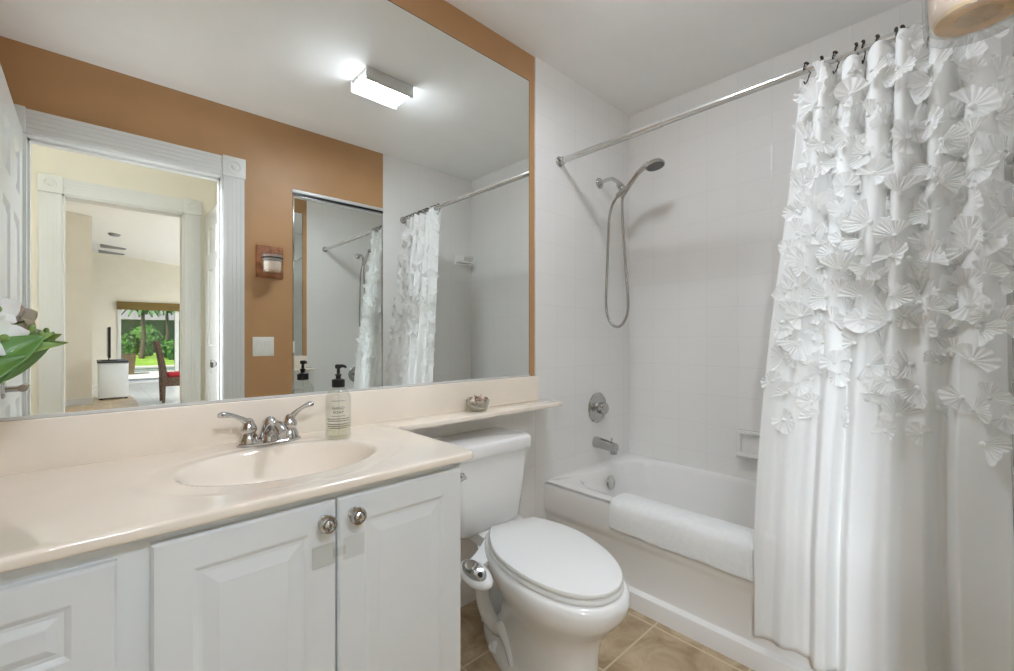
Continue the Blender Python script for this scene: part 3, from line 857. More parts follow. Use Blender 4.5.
# ------------------------------------------------------------------ glass bowl of shells
gx, gy = 1.128, -0.072
t = thing('glass_bowl', 'small cut glass bowl of shells on the shelf above the toilet', 'bowl', (gx, gy, CZ))
n = 40; rings = []
def bowl_ring(r, z, f): return [(gx + (r + f * .0012 * cos(20 * 2 * pi * j / 80)) * cos(2 * pi * j / 80), gy + (r + f * .0012 * cos(20 * 2 * pi * j / 80)) * sin(2 * pi * j / 80), CZ + z) for j in range(80)]
for r, z, f in ((.002, .0003, 0), (.030, .0003, 0), (.034, .003, 1), (.039, .014, 1), (.043, .030, 1), (.046, .038, .5), (.048, .044, 0), (.046, .0445, 0), (.0425, .036, 0), (.039, .028, 0), (.034, .012, 0), (.028, .007, 0), (.002, .006, 0)):
    rings.append(bowl_ring(r, z, f))
mb = MB(); mb.loft(rings); mb.build('bowl', M['bowl_glass'], t)
def shell_mesh(kind):
    mb = MB()
    if kind == 'cone':       # spiral shell
        pts = []; rr = []
        for k in range(26):
            q = k / 25; a = q * 5.2 * pi; r = .0075 * (1 - q) ** 1.1
            pts.append((r * cos(a), r * sin(a), .024 * q - .010)); rr.append(.0062 * (1 - q) + .0006)
        mb.tube(pts, rr, 8)
    elif kind == 'scallop':
        def fn(u, v):
            a = lerp(-1.15, 1.15, u); r = .016 * v
            return (r * sin(a), r * cos(a) - .007, .006 * sin(v * pi * .75) + .0009 * cos(u * 18 * pi) * v)
        mb.grid(36, 8, fn); 
        def fn2(u, v):
            p = fn(u, v); return (p[0], p[1], p[2] - .0018)
        mb.grid(36, 8, fn2, True)
    else:
        mb.ball((0, 0, 0), .010, .0078, .0062, 14)
    return mb
protos = {}
def shell(kind, key, label, loc, rot):
    k = (kind, key)
    if k not in protos:
        o = shell_mesh(kind).build('pebble' if kind == 'pebble' else 'seashell', M[key], fix=False); protos[k] = o
    else:
        o = protos[k].copy(); COL.objects.link(o)
    o.location = loc; o.rotation_euler = rot
    tag(o, label, 'pebble' if kind == 'pebble' else 'shell', 'shells in the glass bowl')
    return o
spec = [('cone', 'shell_a', 'cream spiral shell at the left rim of the glass bowl', -.030, -.006, .047),
        ('scallop', 'shell_a', 'cream scallop shell lying left of the middle of the bowl', -.016, -.020, .048),
        ('cone', 'shell_c', 'brown spiral shell just left of the bowl middle', -.010, -.002, .055),
        ('scallop', 'shell_b', 'pink scallop shell in the middle of the glass bowl', .004, -.016, .052),
        ('cone', 'shell_b', 'pink spiral shell right of the bowl middle', .015, .002, .054),
        ('scallop', 'shell_a', 'cream scallop shell at the back of the glass bowl', .004, .020, .050),
        ('pebble', 'shell_d', 'black pebble at the right rim of the glass bowl', .032, -.012, .0485),
        ('pebble', 'shell_c', 'brown pebble beside the black one in the bowl', .020, -.022, .047),
        ('cone', 'shell_a', 'cream spiral shell at the right back of the bowl', .028, .014, .048),
        ('scallop', 'shell_c', 'brown scallop shell at the left back of the bowl', -.022, .018, .049)]
for i, (k, key, lab, dx, dy, dz) in enumerate(spec):
    shell(k, key, lab, (gx + dx, gy + dy, CZ + dz), (rnd.uniform(-.6, .6), rnd.uniform(-.6, .6), rnd.uniform(0, 6)))
low = ['nearest the camera', 'against the back', 'to the left', 'to the right', 'at the centre']
for i, (dx, dy) in enumerate(((0, -.022), (0, .022), (-.022, 0), (.022, 0), (0, 0))):
    for j, z in enumerate((.019, .033)):
        kind, key = (('scallop', 'shell_a'), ('pebble', 'shell_b'))[(i + j) % 2]
        shell(kind, key, ('lower ' if j == 0 else 'upper ') + ('cream scallop shell' if kind == 'scallop' else 'pink pebble') + ' inside the glass bowl, ' + low[i],
              (gx + dx * (.8 + .3 * j), gy + dy * (.8 + .3 * j), CZ + z), (rnd.uniform(-.3, .3), rnd.uniform(-.3, .3), rnd.uniform(0, 6)))

# ------------------------------------------------------------------ toilet: tank square to the wall, bowl turned slightly
RZ = -0.25
TX, TY = 1.121, -0.282
t = thing('toilet', 'white two piece toilet with closed lid between vanity and tub', 'toilet', (TX, TY, 0))
cR, sR = cos(RZ), sin(RZ)
def T(p): return (TX + p[0] * cR - p[1] * sR, TY + p[0] * sR + p[1] * cR, p[2])
def egg(hw, wb, s0, L, z, back=0.0, off=0.0, n=36):
    """seat outline in the bowl's own frame, forward = -y"""
    R = []
    for i in range(10):
        q = 1 - i / 9; R.append((hw - (hw - wb) * q ** 2, back + (s0 - back) * i / 9))
    for i in range(1, 19):
        a = i / 18 * pi / 2; R.append((hw * max(cos(a), 0) ** .96, s0 + (L - s0) * sin(a) ** .96))
    pts = [(w, -s, z) for w, s in R] + [(-w, -s, z) for w, s in R[::-1][1:]]
    return [T(p) for p in pts]
# pedestal / bowl
def bowl_sec(hw, y0, y1, z, p=2.3, n=44):
    c = (y0 + y1) / 2; b = (y0 - y1) / 2; out = []
    for k in range(n):
        th = 2 * pi * k / n; cc, ss = cos(th), sin(th)
        w = hw * (1 - .10 * max(0, ss))
        out.append(T((w * math.copysign(abs(cc) ** (2 / p), cc), c + b * math.copysign(abs(ss) ** (2 / p), ss), z)))
    return out
mb = MB()
secs = [(.112, .165, -.440, 0.0), (.114, .168, -.443, .010), (.110, .162, -.440, .035), (.102, .120, -.436, .052), (.100, .06, -.432, .075),
        (.099, .03, -.430, .13), (.102, .02, -.432, .19), (.114, .02, -.440, .235), (.134, .035, -.462, .275), (.155, .06, -.500, .315),
        (.167, .075, -.522, .345), (.170, .08, -.527, .368), (.168, .08, -.524, .388), (.160, .075, -.515, .396)]
mb.loft([bowl_sec(a, b, c, z) for a, b, c, z in secs])
mb.build('bowl', M['porcelain'], t, sharp=60)
mb = MB()   # trapway bulge and rear deck carrying the tank
mb.loft([[T((.075 * cos(2 * pi * j / 20), y + .055 * sin(2 * pi * j / 20), z)) for j in range(20)] for y, z in ((.11, .03), (.12, .12), (.115, .2), (.09, .28), (.06, .34))])
for s in (-1, 1):
    mb.tube(spline([T((s * .088, .055, .335)), T((s * .088, .075, .24)), T((s * .082, .085, .14)), T((s * .076, .05, .085)), T((s * .074, -.02, .080)), T((s * .078, -.08, .105)), T((s * .080, -.13, .09)), T((s * .08, -.165, .045))], 5), .027, 16)
mb.loft([[T(p) for p in ((-.10, -.02, z), (.10, -.02, z), (.115, .20, z), (-.115, .20, z))] for z in (.335, .378)])
mb.build('trapway', M['porcelain'], t, sharp=60)
for s in (-1, 1):
    mb = MB(); c = T((s * .094, -.045, .0)); mb.lathe([(.017, .030), (.017, .040), (.013, .049), (.006, .053), (0, .054)], (c[0], c[1], 0), n=20); mb.lathe([(.026, .028), (.026, .034), (.014, .036)], (c[0], c[1], 0), n=20)
    mb.build('bolt_cap', M['seat'], t)
def rounded_plate(mb, hw, wb, s0, L, z0, z1, back=0.0, e=.006):
    mb.loft([egg(hw - e, wb - e, s0, L - e, z0, back), egg(hw - e * .25, wb - e * .25, s0, L - e * .25, z0 + e * .3, back - e * .5), egg(hw, wb, s0, L, z0 + e, back - e * .6),
             egg(hw, wb, s0, L, z1 - e, back - e * .6), egg(hw - e * .3, wb - e * .3, s0, L - e * .3, z1 - e * .3, back - e * .5), egg(hw - e, wb - e, s0, L - e, z1, back)])
mb = MB(); rounded_plate(mb, .166, .098, .212, .514, .398, .4115); mb.build('seat', M['seat'], t)
mb = MB(); rounded_plate(mb, .1645, .090, .212, .511, .4145, .430); mb.build('lid', M['seat'], t)
for s in (-1, 1):
    mb = MB(); a, b = T((s * .07 - .02, -.002, .412)), T((s * .07 + .02, -.002, .412)); mb.tube([a, b], .012, 14); mb.build('hinge', M['seat'], t)
# tank, square to the wall
KX = 1.098
def rrect(x0, x1, y0, y1, r, z, n=6):
    out = []
    for cx_, cy_, a0 in ((x1 - r, y1 - r, 0), (x0 + r, y1 - r, pi / 2), (x0 + r, y0 + r, pi), (x1 - r, y0 + r, 1.5 * pi)):
        for k in range(n + 1):
            a = a0 + pi / 2 * k / n
            out.append((cx_ + r * cos(a), cy_ + r * sin(a), z))
    return out
mb = MB()
tk = [(.128, -.165, -.03, .365), (.140, -.180, -.022, .375), (.156, -.198, -.015, .40), (.170, -.204, -.012, .50), (.184, -.208, -.010, .62), (.189, -.210, -.008, .668)]
mb.loft([rrect(KX - w, KX + w, y0, y1, .035, z) for w, y0, y1, z in tk]); mb.build('tank', M['porcelain'], t, sharp=60)
mb = MB()
ld = [(.190, -.212, -.008, .662), (.198, -.220, -.006, .664), (.200, -.222, -.005, .672), (.200, -.222, -.005, .700), (.196, -.218, -.007, .709), (.186, -.208, -.012, .713)]
mb.loft([rrect(KX - w, KX + w, y0, y1, .03, z) for w, y0, y1, z in ld]); mb.build('tank_lid', M['porcelain'], t, sharp=60)
mb = MB()
mb.lathe([(.014, 0), (.014, .006), (.008, .008), (.008, .02)], (.940, -.208, .615), (0, -1, 0), 16)
mb.tube([(.955, -.226, .615), (.985, -.230, .612), (1.02, -.230, .606)] if False else [(.945, -.226, .615), (.925, -.229, .611), (.895, -.229, .604)], [.007, .006, .008], 12)
tag(mb.build('flush_lever', M['chrome'], t), 'chrome flush lever')
# supply stop and hose
t2 = thing('supply_valve', 'small chrome water valve with hose low behind the toilet', 'valve', (.90, -.004, .18))
mb = MB(); mb.lathe([(.026, 0), (.026, .003), (.010, .006), (.010, .05)], (.90, .0035, .18), (0, -1, 0), 18); mb.ball((.90, -.06, .18), .014, .018, .014); mb.build('valve_body', M['chrome'], t2)
mb = MB(); mb.tube([(.90, -.06, .19), (.90, -.065, .24), (.93, -.075, .31), (.97, -.08, .362)], .006, 10); mb.build('hose', M['satin'], t2)

# ------------------------------------------------------------------ bidet attachment
t = thing('bidet_attachment', 'white bidet attachment with chrome dial on the left of the toilet seat', 'bidet', T((-.13, -.02, .36)))
mb = MB()
mb.loft([[T(p) for p in ((-.10, .006, z), (-.10, -.06, z), (.10, -.06, z), (.10, .006, z))] for z in (.3885, .398)])
a = [T((-.10, -.055, .392)), T((-.10, .0, .392))]; 
arm = []
p0_, p1_ = Vector(T((-.10, -.035, .3935))), Vector((.885, -.335, .372))
dv_ = (p1_ - p0_); wd = Vector((dv_.y, -dv_.x, 0)).normalized()
for q in range(7):
    s = q / 6
    c = p0_.lerp(p1_, s) - Vector((0, 0, .010 * sin(pi * s)))
    w = lerp(.034, .026, s)
    arm.append([c + wd * w, c - wd * w, c - wd * w - Vector((0, 0, .014)), c + wd * w - Vector((0, 0, .014))])
mb.loft(arm); mb.build('mount', M['seat'], t)
ctr = Vector((.872, -.372, .362))
fwd = Vector((-.03, -1, -.12)).normalized(); upv = Vector((-.42, -.25, .87)).normalized(); side = fwd.cross(upv).normalized(); upv = side.cross(fwd).normalized()
mt = Matrix((side, fwd, upv)).transposed()
mb = MB(); mb.ball(ctr, .037, .074, .026, 24, mt); mb.build('control_housing', M['seat'], t)
mb = MB()
cc = ctr + upv * .0165
mb.loft([[cc + (side * .026 * cos(2 * pi * j / 28) + fwd * .054 * sin(2 * pi * j / 28)) * r + upv * h for j in range(28)] for r, h in ((1.0, -.006), (1.0, .004), (.96, .0065), (.3, .010))])
tag(mb.build('chrome_panel', M['chrome'], t), 'chrome control panel')
mb = MB(); mb.lathe([(.019, .006), (.019, .018), (.016, .021), (.006, .020), (0, .0205)], cc - fwd * .012, upv, 24); mb.build('dial', M['satin'], t)
mb = MB(); mb.lathe([(.008, .006), (.008, .011), (0, .012)], cc + fwd * .034, upv, 16); mb.build('button', M['black'], t)

# ------------------------------------------------------------------ bathtub
t = thing('bathtub', 'white alcove bathtub with stepped apron behind the curtain', 'bathtub', (1.98, -0.76, 0))
TZ = 0.402
def tub_ring(x0, x1, y0, y1, r, z): return rrect(x0, x1, y0, y1, r, z, 10)
mb = MB()
ex = 2.3715; ey0, ey1 = YO + .0005, -.0005
rings = [tub_ring(1.603, ex, ey0, ey1, .002, TZ - .03), tub_ring(1.603, ex, ey0, ey1, .002, TZ - .010), tub_ring(1.606, ex, ey0, ey1, .003, TZ - .003), tub_ring(1.612, ex, ey0, ey1, .004, TZ),
         tub_ring(1.680, ex - .035, ey0 + .075, ey1 - .062, .17, TZ), tub_ring(1.690, ex - .042, ey0 + .085, ey1 - .070, .165, TZ - .005), tub_ring(1.700, ex - .050, ey0 + .10, ey1 - .080, .16, TZ - .022),
         tub_ring(1.715, ex - .065, ey0 + .14, ey1 - .100, .15, TZ - .15), tub_ring(1.735, ex - .085, ey0 + .20, ey1 - .125, .15, TZ - .27), tub_ring(1.77, ex - .12, ey0 + .27, ey1 - .17, .14, TZ - .325), tub_ring(1.84, ex - .2, ey0 + .4, ey1 - .3, .1, TZ - .335)]
mb.loft(rings, False, True); mb.build('basin', M['enamel'], t, sharp=70)
prof = [(1.640, TZ - .002), (1.612, TZ), (1.606, TZ - .003), (1.603, TZ - .010), (1.601, TZ - .03), (1.601, .280), (1.603, .268), (1.608, .256), (1.614, .246), (1.617, .234), (1.617, .086), (1.615, .078), (1.606, .072), (1.598, .066), (1.596, .058), (1.596, .0), (1.66, 0)]
mb = MB(); mb.loft([[(x, y, z) for x, z in prof] for y in (ey0, ey1)], False, False, closed=False); mb.build('apron', M['enamel'], t, sharp=28)
mb = MB(); oc = (2.02, -.0985, .326)
mb.lathe([(.036, 0), (.037, .005), (.033, .010), (.022, .0125), (.020, .010), (.008, .011), (0, .0125)], oc, (0, -1, .12), 28); tag(mb.build('overflow_plate', M['chrome'], t), 'round chrome overflow plate')

# ------------------------------------------------------------------ towel over the tub rim
mb = MB()
tx = [(1.765, .30), (1.752, .345), (1.742, .385), (1.728, .405), (1.700, .418), (1.650, .421), (1.612, .419), (1.594, .410), (1.585, .392), (1.583, .36), (1.582, .32), (1.583, .306)]
th = .013
y0t, y1t = -.385, -.938
rings_o = []
NT = 30
for i in range(NT + 1):
    q = i / NT; y = lerp(y0t, y1t, q)
    wob = .0025 * sin(q * 11) + .0018 * sin(q * 27 + 1)
    outer = []; inner = []
    for k, (x, z) in enumerate(tx):
        f = k / (len(tx) - 1)
        edge = 0
        zz = z + (wob * 1.2 if k > 8 else 0) + (-.006 * q if k >= 9 else 0)
        xx = x - (wob if k >= 8 else 0)
        pa = tx[max(0, k - 1)]; pb = tx[min(len(tx) - 1, k + 1)]
        dx, dz = pb[0] - pa[0], pb[1] - pa[1]; L = sqrt(dx * dx + dz * dz)
        nx, nz = -dz / L, dx / L           # outward
        if nz < 0 and 3 < k < 7: nx, nz = -nx, -nz
        hwid = th / 2 * (1 - .55 * (abs(2 * q - 1)) ** 12)
        sgn = 1
        outer.append((xx - dz / L * -hwid * -1 if False else xx + (dz / L) * hwid, y, zz - (dx / L) * hwid))
        inner.append((xx - (dz / L) * hwid, y, zz + (dx / L) * hwid))
    rings_o.append(outer + inner[::-1])
mb.loft(rings_o)
tag(mb.build('bath_towel', M['towel'], sharp=80), 'folded white terry towel draped over the tub rim', 'towel')

# ------------------------------------------------------------------ fittings on the tile
SXC = 2.058
t = thing('hand_shower', 'chrome hand shower with looped hose on the tiled mirror wall', 'shower', (SXC, 0, 1.96))
mb = MB(); mb.lathe([(.030, .0005), (.030, .004), (.024, .012), (.014, .018), (.0125, .020)], (SXC, 0, 1.955), (0, -1, 0), 28); mb.build('flange', M['chrome'], t)
mb = MB(); mb.tube([(SXC, -.01, 1.955), (SXC, -.05, 1.962), (SXC, -.085, 1.958), (SXC, -.115, 1.935), (SXC, -.138, 1.905)], .0105, 14); mb.build('arm', M['chrome'], t)
mb = MB()
mb.tube([(SXC, -.128, 1.918), (SXC, -.140, 1.900)], .017, 16)
mb.ball((SXC, -.146, 1.890), .019); mb.tube([(SXC, -.150, 1.884), (SXC, -.163, 1.868)], .018, 16)
mb.tube([(SXC, -.150, 1.880), (SXC, -.118, 1.855)], .014, 14)
mb.build('holder', M['satin'], t)
mb = MB()
hp = [(SXC, -.150, 1.845), (SXC, -.168, 1.872), (SXC, -.195, 1.905), (SXC, -.235, 1.945), (SXC, -.275, 1.968), (SXC, -.300, 1.975)]
mb.tube(hp, [.010, .0125, .0135, .0135, .0145, .018], 16); mb.build('handle', M['chrome'], t)
hc = Vector((SXC, -.335, 1.962)); hn = Vector((0, -.18, -.98)).normalized()
mb = MB(); mb.lathe([(0, -.026), (.018, -.025), (.036, -.016), (.047, -.004), (.048, .004), (.045, .008)], hc, hn, 32); hd = mb.build('spray_head', M['satin'], t)
mb = MB(); mb.lathe([(.045, .006), (.043, .010), (.018, .011), (0, .0115)], hc, hn, 32); tag(mb.build('spray_face', M['dark_chrome'], hd), 'dark grey spray face')
mb = MB()
hose = [(SXC, -.118, 1.855), (SXC, -.085, 1.815), (SXC, -.066, 1.74), (SXC, -.058, 1.60), (SXC, -.050, 1.42), (SXC, -.046, 1.29), (SXC, -.056, 1.215), (SXC, -.085, 1.168), (SXC, -.118, 1.156),
        (SXC, -.150, 1.172), (SXC, -.178, 1.225), (SXC, -.182, 1.30), (SXC, -.172, 1.43), (SXC, -.158, 1.60), (SXC, -.148, 1.74), (SXC, -.147, 1.815), (SXC, -.150, 1.848)]
mb.tube(spline(hose, 8), .0072, 12); mb.build('hose', M['satin'], t)

t = thing('shower_valve', 'round chrome shower valve on the tile above the tub spout', 'valve', (2.039, 0, .71))
vc = (2.039, 0, .712)
mb = MB(); mb.lathe([(.083, .0005), (.084, .004), (.078, .010), (.066, .012), (.062, .009), (.045, .011), (.036, .014), (.030, .02)], vc, (0, -1, 0), 44); mb.build('escutcheon', M['satin'], t, sharp=25)
mb = MB(); mb.lathe([(.029, .015), (.030, .030), (.033, .040), (.033, .052), (.028, .058), (0, .060)], vc, (0, -1, 0), 28)
mb.tube([(2.039, -.045, .712), (2.015, -.048, .712), (1.992, -.048, .716)], [.011, .009, .011], 12); mb.build('knob', M['satin'], t, sharp=25)
t = thing('tub_spout', 'chrome tub spout on the tile above the overflow', 'spout', (2.02, 0, .53))
mb = MB()
sp = []
for k in range(12):
    q = k / 11; y = -.0005 - .135 * q
    rr = lerp(.031, .024, q); zc2 = .525 - .012 * q ** 2
    sp.append([(2.022 + rr * .92 * cos(2 * pi * j / 20), y, zc2 + rr * sin(2 * pi * j / 20)) for j in range(20)])
mb.loft(sp)
mb.tube([(2.022, -.118, .508), (2.022, -.120, .480)], [.021, .019], 18); mb.build('body', M['satin'], t)
mb = MB(); mb.tube([(2.022, -.105, .535), (2.022, -.105, .556)], .004, 10); mb.ball((2.022, -.105, .559), .007); mb.build('diverter', M['satin'], t)

# soap dish
sy0, sy1, sz0, sz1 = -.780, -.612, .505, .640
mb = MB()
xw = XR - .0003
R = lambda d, x: [(x, sy0 + d, sz0 + d), (x, sy1 - d, sz0 + d), (x, sy1 - d, sz1 - d), (x, sy0 + d, sz1 - d)]
mb.loft([R(0, xw), R(.001, xw - .016), R(.005, xw - .021), R(.017, xw - .020), R(.021, xw - .012), R(.023, xw - .002)], True, True)
mb.loft([[(x, y, z) for x, z in ((xw - .004, sz0 + .012), (xw - .046, sz0 + .006), (xw - .054, sz0 + .016), (xw - .052, sz0 + .036), (xw - .045, sz0 + .036), (xw - .043, sz0 + .026), (xw - .004, sz0 + .026))] for y in (sy0 + .012, sy1 - .012)])
tag(mb.build('soap_dish', M['enamel'], sharp=30), 'white ceramic soap dish set in the tub wall by the curtain', 'soap dish')
# small clear hook with bracket in the far tub corner (seen in the mirror)
t = thing('soap_holder', 'small white wall holder with cup, seen right of the curtain in the mirror', 'holder', (2.28, YO, 1.71))
mb = MB(); mb.box(2.19, 2.34, YO + .0003, YO + .016, 1.70, 1.79, .005); mb.box(2.20, 2.33, YO + .012, YO + .085, 1.715, 1.727, .004); mb.build('bracket', M['enamel'], t)
mb = MB(); mb.lathe([(.030, 0), (.036, .012), (.038, .045), (.035, .045), (.033, .012), (.026, .004), (0, .004)], (2.300, YO + .055, 1.7275), n=28); mb.build('cup', M['frost'], t)

# ------------------------------------------------------------------ curtain rod, rings and curtain
RX, RZr = 1.715, 1.981
t = thing('curtain_rod', 'chrome shower curtain rod running from wall to wall over the tub', 'rod', (RX, -.76, RZr))
mb = MB(); mb.tube([(RX, -.004, RZr), (RX, -.55, RZr)], .0145, 20); mb.tube([(RX, -.55, RZr), (RX, YO + .004, RZr)], .0125, 20); mb.build('tube', M['rod'], t)
for y, d in ((-.0004, -1), (YO + .0004, 1)):
    mb = MB(); mb.lathe([(.026, 0), (.026, .008), (.020, .014), (.018, .03), (.0155, .032)], (RX, y, RZr), (0, d, 0), 24); mb.build('end_cap', M['satin'], t)

ys = [-1.057, -1.098, -1.134, -1.186, -1.203, -1.237, -1.277, -1.293, -1.345, -1.385, -1.425, -1.468]
ords = ['first', 'second', 'third', 'fourth', 'fifth', 'sixth', 'seventh', 'eighth', 'ninth', 'tenth', 'eleventh', 'twelfth']
ring0 = None
for i, y in enumerate(ys):
    if ring0 is None:
        ring0 = thing('curtain_ring', '', 'ring', (RX, y, RZr))
        mb = MB(); pts = []
        for k in range(19):
            a = radians(205 - 265 * k / 18); pts.append((.0195 * cos(a), .002 * sin(a * 2), .0195 * sin(a)))
        pts += [(.006, -.001, -.030), (-.004, 0, -.045), (-.012, 0, -.052), (-.020, 0, -.046)]
        mb.tube(pts, .0019, 8); mb.build('wire', M['bronze'], ring0, world=False)
        mb = MB()
        for a in (60, 82, 104, 126):
            mb.ball((.0195 * cos(radians(a)), 0, .0195 * sin(radians(a))), .0042, n=10)
        mb.build('roller', M['bronze'], ring0, world=False)
        o = ring0
    else:
        o = copy_tree(ring0)
    o.location = (RX, y, RZr); o.rotation_euler = (0, 0, rnd.uniform(-.25, .25))
    tag(o, 'dark bronze roller ring on the rod, ' + ords[i] + ' counting from the mirror wall', 'ring', 'curtain rings on the rod')

TOPF = [(-.01, .03, .030), (.155, .030, .050), (.31, .040, .040), (.465, .045, .052), (.60, .040, .060), (.76, .040, .052), (.92, .045, .045)]
def bump(u, a, b, w): return smooth01((u - a) / w) * smooth01((b - u) / w)
def cur(u, v):
    """point of the curtain; u along the rod, v downwards"""
    z = lerp(1.962, 0.128, v)
    yl = lerp(-1.035, -0.938, smooth01(v * 1.15) ** .8); yr = lerp(-1.478, -1.505, v)
    top = sum(h * math.exp(-((u - c) / w) ** 2) for c, w, h in TOPF)
    low = .042 * bump(u, .27, .405, .05) + .046 * bump(u, .405, .785, .055) * (.85 + .15 * sin(19 * u)) + .054 * bump(u, .80, 1.2, .05)
    low += .006 * sin(2 * pi * u / .13 + 1) * bump(u, -.1, .30, .1) + .010 * math.exp(-(u / .015) ** 2)
    s = smooth01((v - .12) / .58)
    # some of the gathered ridges run on down to the hem
    run = .022 * math.exp(-((u - .60) / .035) ** 2) + .018 * math.exp(-((u - .47) / .03) ** 2) * (1 - s)
    fine = .006 * sin(46 * u + 2.0) * (1 - smooth01(v * 2.2)) + .002 * sin(29 * u + 7 * v)
    xb = 1.742 - .159 * min(1.0, v / .82) ** .95
    x = xb - lerp(top, low + run, s) + fine + .003 * sin(9 * v + 15 * u) * smooth01(v * 3)
    y = lerp(yl, yr, u) + .006 * sin(5 * v + 6 * u) * v - .010 * sin(2 * pi * u / .155) * (1 - s) 
    if z < .46: x = min(x, 1.587)
    elif z < .60: x = min(x, lerp(1.587, 1.66, (z - .46) / .14))
    hem = (.45 * top - .014) * (1 - v) ** 22
    return Vector((x, max(y, YO + .012), z + hem))
t = thing('shower_curtain', 'white fabric shower curtain covered with ruffled fabric flowers', 'curtain', (1.62, -1.23, .135))
mb = MB(); mb.grid(230, 110, lambda u, v: cur(u, v))
cl = mb.build('fabric', M['curtain'], t, fix=False, sharp=180)
md = cl.modifiers.new('thickness', 'SOLIDIFY'); md.thickness = .0012

def fan(seed, full, R):
    r_ = random.Random(seed); mb = MB(); nfold = r_.randint(8, 12); cup = r_.uniform(.2, .5); a0 = r_.uniform(-.2, .2)
    ph = r_.uniform(0, 6)
    def fn(u, v):
        a = lerp(-full / 2, full / 2, u) + a0
        r = lerp(.004, R, v) * (1 + .14 * sin(u * 9 + ph) * v + .05 * sin(u * 23 + 2 * ph) * v)
        h = .0024 * (1 + .5 * sin(u * 7 + ph)) * sin(nfold * 2 * pi * u + ph) * (v ** .8) + cup * R * v * v + .006 * sin(3 * a + ph) * v
        return (r * sin(a), r * cos(a), h)
    mb.grid(84, 6, fn)
    mb.ball((0, 0, .004), .008, .008, .005, 8)
    return mb
fans = [fan(s, f, R) for s, f, R in ((1, 2.6, .052), (2, 3.4, .048), (3, 2.1, .056), (4, 4.6, .044), (5, 3.0, .050))]
fan_me = []
for f in fans:
    o = f.build('ruffle', M['ruffle'], None, fix=False, sharp=180)
    fan_me.append(o.data); bpy.data.objects.remove(o)
place = []
rr = random.Random(11)
rows = 17
for r_ in range(rows):
    v = .03 + r_ * .0365
    n = 19 if r_ < 12 else (15, 12, 9, 8, 6)[r_ - 12]
    for k in range(n):
        u = (k + .5 + rr.uniform(-.3, .3)) / n + (.5 / n if r_ % 2 else 0)
        if u > .995 or u < .005: continue
        vv = v + rr.uniform(-.014, .014)
        p = cur(u, vv)
        du = (cur(min(u + .004, 1), vv) - cur(max(u - .004, 0), vv)).normalized(); dv = Vector((0, 0, -1))
        nrm = du.cross(dv).normalized()
        if nrm.x > 0: nrm = -nrm
        nrm = (nrm + Vector((-.9, -.15, .1))).normalized()
        place.append((p, nrm, rr.uniform(-2.6, 2.6), rr.randrange(5), rr.uniform(.6, 1.05)))
# the ones turned most to the camera and nearest become parts of their own
camp = Vector(cam.location)
score = sorted(range(len(place)), key=lambda i: -(place[i][1].dot((camp - place[i][0]).normalized())) / (camp - place[i][0]).length)
rest = MB(); root = Vector(t.location)
for rank, i in enumerate(score):
    p, nrm, roll, k, s = place[i]
    zax = nrm; xax = Vector((0, 0, 1)).cross(zax).normalized(); yax = zax.cross(xax)
    m3 = Matrix((xax, yax, zax)).transposed() @ Matrix.Rotation(roll, 3, 'Z') @ Matrix.Scale(s, 3)
    m4 = Matrix.Translation(p + nrm * .004 - root) @ m3.to_4x4()
    if rank < 100:
        o = bpy.data.objects.new('ruffle', fan_me[k]); COL.objects.link(o); o.parent = t; o.matrix_local = m4
    else:
        f = fans[k]
        rest.add([(m4 @ Vector(q)) for q in f.v], f.f)
o = rest.build('ruffles', M['ruffle'], t, world=False, fix=False, sharp=180); o['kind'] = 'stuff'

# ------------------------------------------------------------------ candle sconce beside the doorway
t = thing('candle_sconce', 'copper brown wall plate with ring and glass cup on the brown wall', 'sconce', (.796, YO, 1.56))
mb = MB(); mb.box(.722, .872, YO + .0003, YO + .016, 1.460, 1.655, .003); mb.build('wall_plate', M['plate_wood'], t)
gc = (.791, YO + .084, 0)
mb = MB()
mb.tube([(gc[0] + .0555 * cos(2 * pi * k / 40), gc[1] + .0555 * sin(2 * pi * k / 40), 1.571) for k in range(40)], .0045, 8, closed=True)
mb.tube([(gc[0], YO + .014, 1.571), (gc[0], YO + .030, 1.571)], .005, 10); mb.build('ring', M['black'], t)
mb = MB(); mb.lathe([(0, 1.483), (.046, 1.483), (.0490, 1.488), (.0500, 1.505), (.0510, 1.575), (.0520, 1.590), (.0495, 1.590), (.0485, 1.575), (.0475, 1.507), (.0455, 1.494), (0, 1.4925)], (gc[0], gc[1], 0), n=48)
mb.build('glass_cup', M['cup_glass'], t, sharp=60)
t = thing('candle', 'pale wax candle inside the sconce glass', 'candle', (gc[0], gc[1], 1.4935))
mb = MB(); mb.lathe([(0, 1.4945), (.037, 1.4950), (.0415, 1.499), (.0440, 1.506), (.0455, 1.545), (.043, 1.550), (0, 1.546)], (gc[0], gc[1], 0), n=40); mb.build('wax', M['wax'], t)
mb = MB(); mb.lathe([(0, 1.4932), (.0395, 1.4932), (.0412, 1.4985)], (gc[0], gc[1], 0), n=32); tag(mb.build('base_disc', M['wax_base'], t), 'tan mottled underside')
mb = MB(); mb.tube([(gc[0], gc[1], 1.545), (gc[0] + .001, gc[1], 1.558)], .001, 6); mb.build('wick', M['black'], t)

# light switches
t = thing('light_switch', 'white double rocker switch on the brown wall beside the doorway', 'switch', (.762, YO, 1.043))
mb = MB(); mb.box(.703, .821, YO + .0003, YO + .007, .986, 1.102, .003); mb.build('plate', M['switch'], t)
for x in (.739, .785):
    mb = MB(); mb.loft([[(x - .0165, y0_, z), (x + .0165, y0_, z), (x + .0165, YO + .004, z), (x - .0165, YO + .004, z)] for z, y0_ in ((1.011, YO + .008), (1.044, YO + .0095), (1.077, YO + .012))]); mb.build('rocker', M['switch'], t, smooth=False)

